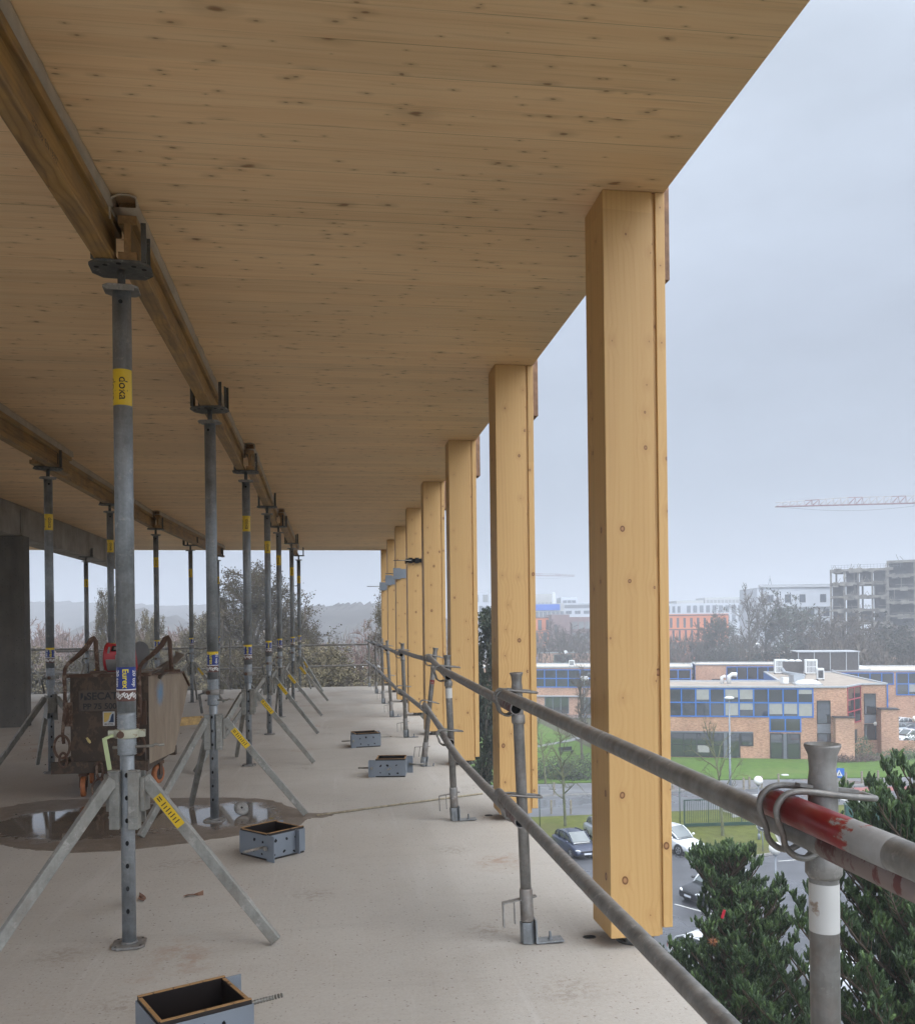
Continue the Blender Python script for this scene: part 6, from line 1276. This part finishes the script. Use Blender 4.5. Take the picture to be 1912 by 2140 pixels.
TR['ivy'] = [tree_obj('ivy_covered_tree', 41, 16, M['bark'], M['twig'], M['leafd2'], 30000, .24, clear=.08, nl=30, spread=4.2, lv=3, up_=.25, tw=(9, 9), twr=.02), TOP[0], True]
plant('street', at(1510, 1747, G + .1), 8.2, .4, 'bare young tree with a pale trunk on the mossy island', 'street trees', .85)
plant('street', at(1181, 1727, G + .1), 7.6, 2.2, 'mossy bare young tree in the gap between the first two columns', 'street trees', .9)
plant('tall', at(1216, 1590), 10.5, .3, 'dark bare tree on the lawn just left of the nearest column', None, 1.0)
plant('tall', (31.5, 92.5, G), 10, 1.3, 'bare spreading tree at the left end of the brick building', None, 1.2)
plant('street', at(1140, 1640), 6.5, 1.0, 'small bare tree over the dark hedge between the columns', None, 1.1)
far = 'bare trees in front of the town'
for (u, d, vt, kd, w, lb) in ((1480, 225, 1296, 'round', 1.0, 'brownish rounded bare tree in front of the orange block'), (1512, 215, 1284, 'oak', .7, 'dark dense tree at the right end of the orange block'),
        (1566, 200, 1239, 'tall', .85, 'tallest bare tree, before the left end of the white office block'), (1600, 205, 1246, 'tall', .8, 'second tall bare tree before the white office block'), (1646, 200, 1254, 'oak', .95, 'broad dark oak with ivy before the white office block'), (1680, 206, 1262, 'oak', .8, 'dark oak right of the broad one, top near the square windows'),
        (1722, 195, 1290, 'round', 1.1, 'low rounded bare tree at the left foot of the concrete skeleton'), (1768, 190, 1293, 'round', 1.2, 'wide bare tree before the middle of the concrete skeleton'), (1815, 195, 1296, 'round', 1.2, 'wide bare tree before the right part of the concrete skeleton'), (1862, 190, 1297, 'oak', 1.0, 'dark spreading tree low before the skeleton at the right'), (1905, 196, 1302, 'round', 1.2, 'bare tree at the right picture edge below the skeleton'),
        (1745, 170, 1330, 'round', 1.0, 'lower dark bare tree behind the plant screen roof'), (1800, 168, 1326, 'round', 1.1, 'lower bare tree above the right brick wing'), (1880, 170, 1330, 'oak', 1.1, 'low dark tree above the right brick wing near the edge'), (1540, 230, 1322, 'round', 1.0, 'low bare tree behind the dishes of the far brick row'), (1425, 190, 1368, 'red', .9, 'low bare tree left of the far brick row'), (1440, 160, 1390, 'street', 1.2, 'small bare tree beside the cars left of the brick wings'), (1405, 200, 1345, 'round', .9, 'low bare tree right beside the nearest column, under the orange block'),
        (1165, 240, 1310, 'round', 1.0, 'bare tree before the purple-brown block'), (1195, 235, 1316, 'round', 1.0, 'bare tree below the white office, between the columns'), (1225, 238, 1318, 'round', 1.1, 'bare tree beside the nearest column, above the small brick roof'), (1130, 245, 1322, 'tall', .8, 'bare tree before the orange block between the columns')):
    t_ = atd(u, vt, d); plant(kd, Vector((t_.x, t_.y, G)), (t_.z - G) * 1.08, u * .37, lb, far, w * 1.2)
lf = 'trees beyond the far edge of the slab'
for (u, d, vt, kd, w, lb) in ((555, 66, 1187, 'olive', .95, 'big tree with withered olive leaves rising behind the right-hand props'), (622, 72, 1285, 'olive', .8, 'lower withered tree right of the big one'), (490, 78, 1283, 'olive', .85, 'lower withered tree left of the big one'), (232, 60, 1232, 'olive', .35, 'slender leafy tree hidden behind the nearest prop'), (294, 66, 1288, 'olive', .4, 'thin tree with sparse leaves right of the nearest prop'),
        (402, 85, 1286, 'tall', 1.0, 'fine bare tree beyond the second right-hand prop'), (1010, 40, 1286, 'ivy', .55, 'dark ivy-covered tree in the gap between second and third columns'), (806, 58, 1238, 'olive', .5, 'dark tree rising behind the farthest columns'), (770, 80, 1305, 'red', .8, 'bare tree at the corner of the slab before the farthest column'),
        (75, 120, 1300, 'red', 1.0, 'reddish bare tree beside the dark pillar'), (130, 118, 1310, 'red', 1.0, 'reddish bare tree right of the dark pillar'), (165, 125, 1312, 'red', 1.1, 'reddish bare tree over the left arm of the skip'), (205, 110, 1325, 'red', 1.0, 'reddish bare tree above the red pail'), (255, 120, 1322, 'red', 1.0, 'reddish bare tree behind the nearest prop tube'), (325, 112, 1318, 'red', 1.0, 'reddish bare tree over the right arm of the skip'), (360, 118, 1306, 'red', 1.0, 'reddish tree left of the second right-hand prop'), (455, 110, 1300, 'red', 1.0, 'reddish tree right of the second right-hand prop'),
        (100, 62, 1362, 'olive', 1.1, 'olive bush-like crown low beside the dark pillar'), (180, 60, 1368, 'olive', 1.1, 'yellowish olive crown behind the skip'), (330, 66, 1352, 'olive', 1.0, 'olive crown behind the right skip arm'), (430, 62, 1366, 'olive', 1.0, 'olive crown low behind the second prop'), (700, 95, 1345, 'red', .9, 'pinkish bare tree in front of the small pavilion'), (668, 88, 1352, 'red', .8, 'pinkish bare shrubby tree left of the small pavilion'), (600, 52, 1352, 'olive', 1.0, 'olive brown crown low under the big tree'), (520, 50, 1360, 'olive', 1.0, 'olive brown crown low left under the big tree')):
    t_ = atd(u, vt, d); plant(kd, Vector((t_.x, t_.y, G)), t_.z - G, u * .37, lb, lf, w)
def wood(name, pts, hs, n, seed, m, lb, big=1.0):
    rg = random.Random(seed); s = MB()
    for i in range(n):
        u = rg.uniform(*pts[0]); d = rg.uniform(*pts[1]); vt = rg.uniform(*hs); p = atd(u, vt, d); h = (p.z - G) * rg.uniform(.8, 1.05); c = Vector((p.x, p.y, G)); R = h * rg.uniform(.28, .4) * big
        for k in range(46):
            a = rg.uniform(0, 6.283); e = rg.uniform(.25, 1); f = math.sin(math.pi * min(1, .25 + e * .72)); b = c + Vector((math.cos(a) * R * f * rg.uniform(.2, 1), math.sin(a) * R * f * rg.uniform(.2, 1), h * e * .82)); dv = Vector((math.cos(a) * .4, math.sin(a) * .4, 1)).normalized() * h * rg.uniform(.08, .2); sd_ = Vector((-math.sin(a), math.cos(a), .2)) * h * rg.uniform(.006, .014); k0 = len(s.v)
            s.v += [tuple(b - sd_), tuple(b + sd_), tuple(b + dv)]; s.face((k0, k0 + 1, k0 + 2))
            dv = Vector((math.cos(a) * .9, math.sin(a) * .9, .5)).normalized() * h * rg.uniform(.06, .15); k0 = len(s.v); s.v += [tuple(b - sd_), tuple(b + sd_), tuple(b + dv)]; s.face((k0, k0 + 1, k0 + 2))
    s.build(name, m, kind='stuff', label=lb)
wood('woodland', ((-250, 480), (150, 330)), (1296, 1330), 330, 1, M['twigr'], 'hazy reddish bare woodland left, far beyond the slab'); wood('woodland', ((430, 1000), (160, 420)), (1288, 1330), 330, 2, M['twig'], 'hazy grey bare woodland beyond the withered trees', 1.1); wood('woodland', ((1020, 1950), (215, 250)), (1312, 1336), 320, 4, M['twigd'], 'low bare wood along the feet of the town buildings'); wood('woodland', ((1660, 1980), (160, 200)), (1322, 1345), 170, 6, M['twigd'], 'dense brown undergrowth behind the right brick wing')
def bush(p, sx, sy, h, m, lb, n=1500, g='shrubs near the brick building', tw=None, ls=.16):
    rg = random.Random(int(p[0] * 10)); r = empty('shrub', p, label=lb, cat='shrub', group=g); s = MB()
    for i in range(n):
        a, e, q = rg.uniform(0, 6.283), rg.random(), rg.random() ** .35; c = Vector((sx * q * math.cos(a) * math.sqrt(1 - e * e * .8), sy * q * math.sin(a) * math.sqrt(1 - e * e * .8), h * e * q + .05)); c += Vector((rg.gauss(0, .08), rg.gauss(0, .08), rg.gauss(0, .06))); u = Vector((rg.gauss(0, 1), rg.gauss(0, 1), rg.gauss(0, 1))).normalized(); v = u.orthogonal(); z = ls * rg.uniform(.5, 1.3); k0 = len(s.v)
        s.v += [tuple(c), tuple(c + u * z * .5 + v * z * .35), tuple(c + u * z), tuple(c + u * z * .5 - v * z * .35)]; s.face((k0, k0 + 1, k0 + 2, k0 + 3))
    s.build('foliage', m, r); s = MB(); [s.path([(0, 0, 0), (sx * .5 * math.cos(a), sy * .5 * math.sin(a), h * .6)], .02, 4) for a in range(7)]; s.build('stems', M['bark'], r)
bush((56.6, 93.4, G), 2.0, 1.2, 2.5, M['hedge'], 'rounded green shrub at the foot of the red window'); bush((54.5, 90.9, G), 4.0, 1.0, .9, M['hedgeb'], 'low brown twiggy shrubs before the brick annex', 1800); bush((61.2, 91.5, G), 4.2, 1.4, 1.1, M['hedge'], 'low dark green shrubs right of the rounded shrub', 1800); bush((66.5, 95.5, G), 3.6, 1.8, 2.5, M['hedge'], 'broad green hedge behind the low brick wall', 2200)
bush((19.8, 87.0, G), 3.4, 1.3, 2.3, M['leafd2'], 'dark hedge in the park left of the second street tree', 2600); bush((23.3, 86.0, G), 2.4, 1.2, 2.6, M['leafd2'], 'dark hedge beside the nearest column, beyond the street', 2200); 

# --- pines
def pine(name, seed, H, R, lb, loc, rz_, nb=1.0):
    rg = random.Random(seed); r = empty(name, loc, rz_, label=lb, cat='pine tree', group='pines below the slab edge')
    T = [Vector((rg.gauss(0, .04) * i, rg.gauss(0, .04) * i, H * i / 10)) for i in range(11)]
    w = MB(); w.path(T, [.15 * (1 - .9 * i / 10) + .012 for i in range(11)], 10, 0, False)
    s = MB()
    def shoot(p, d, L, yng):
        d = d.normalized(); x = d.orthogonal().normalized(); y = d.cross(x); mi = 1 if yng else 0; k0 = len(s.v); R0 = rg.uniform(.019, .028)
        for f, rr in ((0, .5), (.25, 1), (.75, .95), (1.0, .3)):
            for j in range(5): s.v.append(tuple(p + d * L * f + (x * math.cos(j * 1.2566 + f) + y * math.sin(j * 1.2566 + f)) * rr * R0 * rg.uniform(.8, 1.2)))
        for i in range(3):
            for j in range(5): s.face((k0 + i * 5 + j, k0 + i * 5 + (j + 1) % 5, k0 + i * 5 + 5 + (j + 1) % 5, k0 + i * 5 + 5 + j), mi)
        for k in range(30):
            f = k / 30; a = k * 2.4; o = x * math.cos(a) + y * math.sin(a); b = p + d * L * f + o * R0 * .6; dirv = (d * (.55 + .9 * f) + o).normalized(); nl = .036; t = d.cross(o) * .0032; k0 = len(s.v)
            s.v += [tuple(b - t), tuple(b + t), tuple(b + dirv * nl)]; s.face((k0, k0 + 1, k0 + 2), mi)
    z = H * .10; tier = 0
    while z < H - .12:
        f = z / H; rr = R * (min(1, 1.2 * (1 - f) ** .58)) * (1 if f > .25 else .75 + f); nbr = int(rg.randint(6, 9) * nb)
        for i in range(nbr):
            a = i * 6.283 / nbr + tier * .7 + rg.uniform(-.3, .3); L = rr * rg.uniform(.5, 1.2); k = min(int(f * 10), 9); p = T[k].lerp(T[k + 1], f * 10 - k); d = Vector((math.cos(a), math.sin(a), .18 + f * .5)); P = [p]; ns = 6
            for j in range(ns): d = (d + Vector((rg.gauss(0, .07), rg.gauss(0, .07), .05 + .03 * j))).normalized(); P.append(P[-1] + d * L / ns)
            w.path(P, [.035 * (1 - f * .5) * (1 - .8 * j / ns) + .006 for j in range(ns + 1)], 5, 0, False)
            m = max(4, int(L / .11))
            for j in range(m):
                q = .22 + .78 * (j + rg.random()) / m; kk = min(int(q * ns), ns - 1); b = P[kk].lerp(P[kk + 1], q * ns - kk); dd = (P[kk + 1] - P[kk]).normalized(); sd2 = dd.cross(Vector((0, 0, 1))).normalized() * (1 if j % 2 else -1)
                l2 = (.16 + .42 * (1 - q)) * min(1.0, L); e = (dd * .6 + sd2 * rg.uniform(.4, 1.0) + Vector((0, 0, rg.uniform(.2, .7)))).normalized(); Q = [b, b + e * l2 * .5, b + (e + Vector((0, 0, .35))).normalized() * l2]
                w.path(Q, [.009, .007, .005], 4, 0, False)
                for t in range(rg.randint(4, 6)): g = rg.uniform(.35, 1); c = Q[0].lerp(Q[2], g); shoot(c, Vector((rg.gauss(0, .45), rg.gauss(0, .45), 1)) + e * .45, rg.uniform(.13, .21), rg.random() < .25)
            for t in range(7): shoot(P[-1] + Vector((rg.gauss(0, .05), rg.gauss(0, .05), rg.gauss(0, .03))), Vector((rg.gauss(0, .4), rg.gauss(0, .4), 1)) + d * .4, rg.uniform(.11, .18), rg.random() < .35)
        z += .20 + .10 * (1 - f) + (.35 if f < .4 else 0); tier += 1
    for t in range(6): a = t * 1.05; shoot(T[-1] - Vector((0, 0, .1)), Vector((math.cos(a) * .5, math.sin(a) * .5, 1)), .16, t % 2)
    shoot(T[-1], Vector((0, 0, 1)), .2, True)
    w.build('trunk', M['pbark'], r); s.build('crown', [M['needle'], M['needle2']], r); return r
pine('pine_tree', 5, 10.0, 2.75, 'smaller dark green pine whose top stands below the guardrail tube', (8.8, 19.0, G), 0)
pine('pine_tree', 9, 12.6, 4.3, 'larger dark green pine at the right picture edge behind the closest post', (9.75, 14.0, G), 1.2, 1.1)
MB().box(-.03, .03, -.01, .01, 0, .17).build('red_ribbon', plain('red_plastic', (.5, .02, .04), .5), loc=atd(1509, 1920, 18.1), label='red plastic scrap caught in the smaller pine', cat='scrap').rotation_euler = (.1, .3, .4)
s = MB(); rg = random.Random(2)
for k in range(90):
    u = Vector((rg.gauss(0, 1), rg.gauss(0, 1), rg.gauss(0, 1))).normalized(); v = u.orthogonal().normalized() * .004; k0 = len(s.v); c = u * .03; s.v += [tuple(c - v), tuple(c + v), tuple(u * rg.uniform(.08, .14))]; s.face((k0, k0 + 1, k0 + 2))
s.build('dead_needle_tuft', plain('rust_needles', (.26, .10, .04), .9), loc=atd(1490, 1968, 17.4), label='rust-brown dead tuft on the left side of the smaller pine', cat='tuft')

# --- air
hz = N('haze_air'); pv = hz.n('ShaderNodeVolumePrincipled', {'Color': (.84, .865, .92, 1), 'Density': .00145, 'Anisotropy': .4}); hz.t.links.new(pv.outputs[0], hz.out.inputs[1])
MB().box(-3100, 3100, -3100, 3100, G - 1.5, 75).build('haze', hz.mat, kind='stuff')
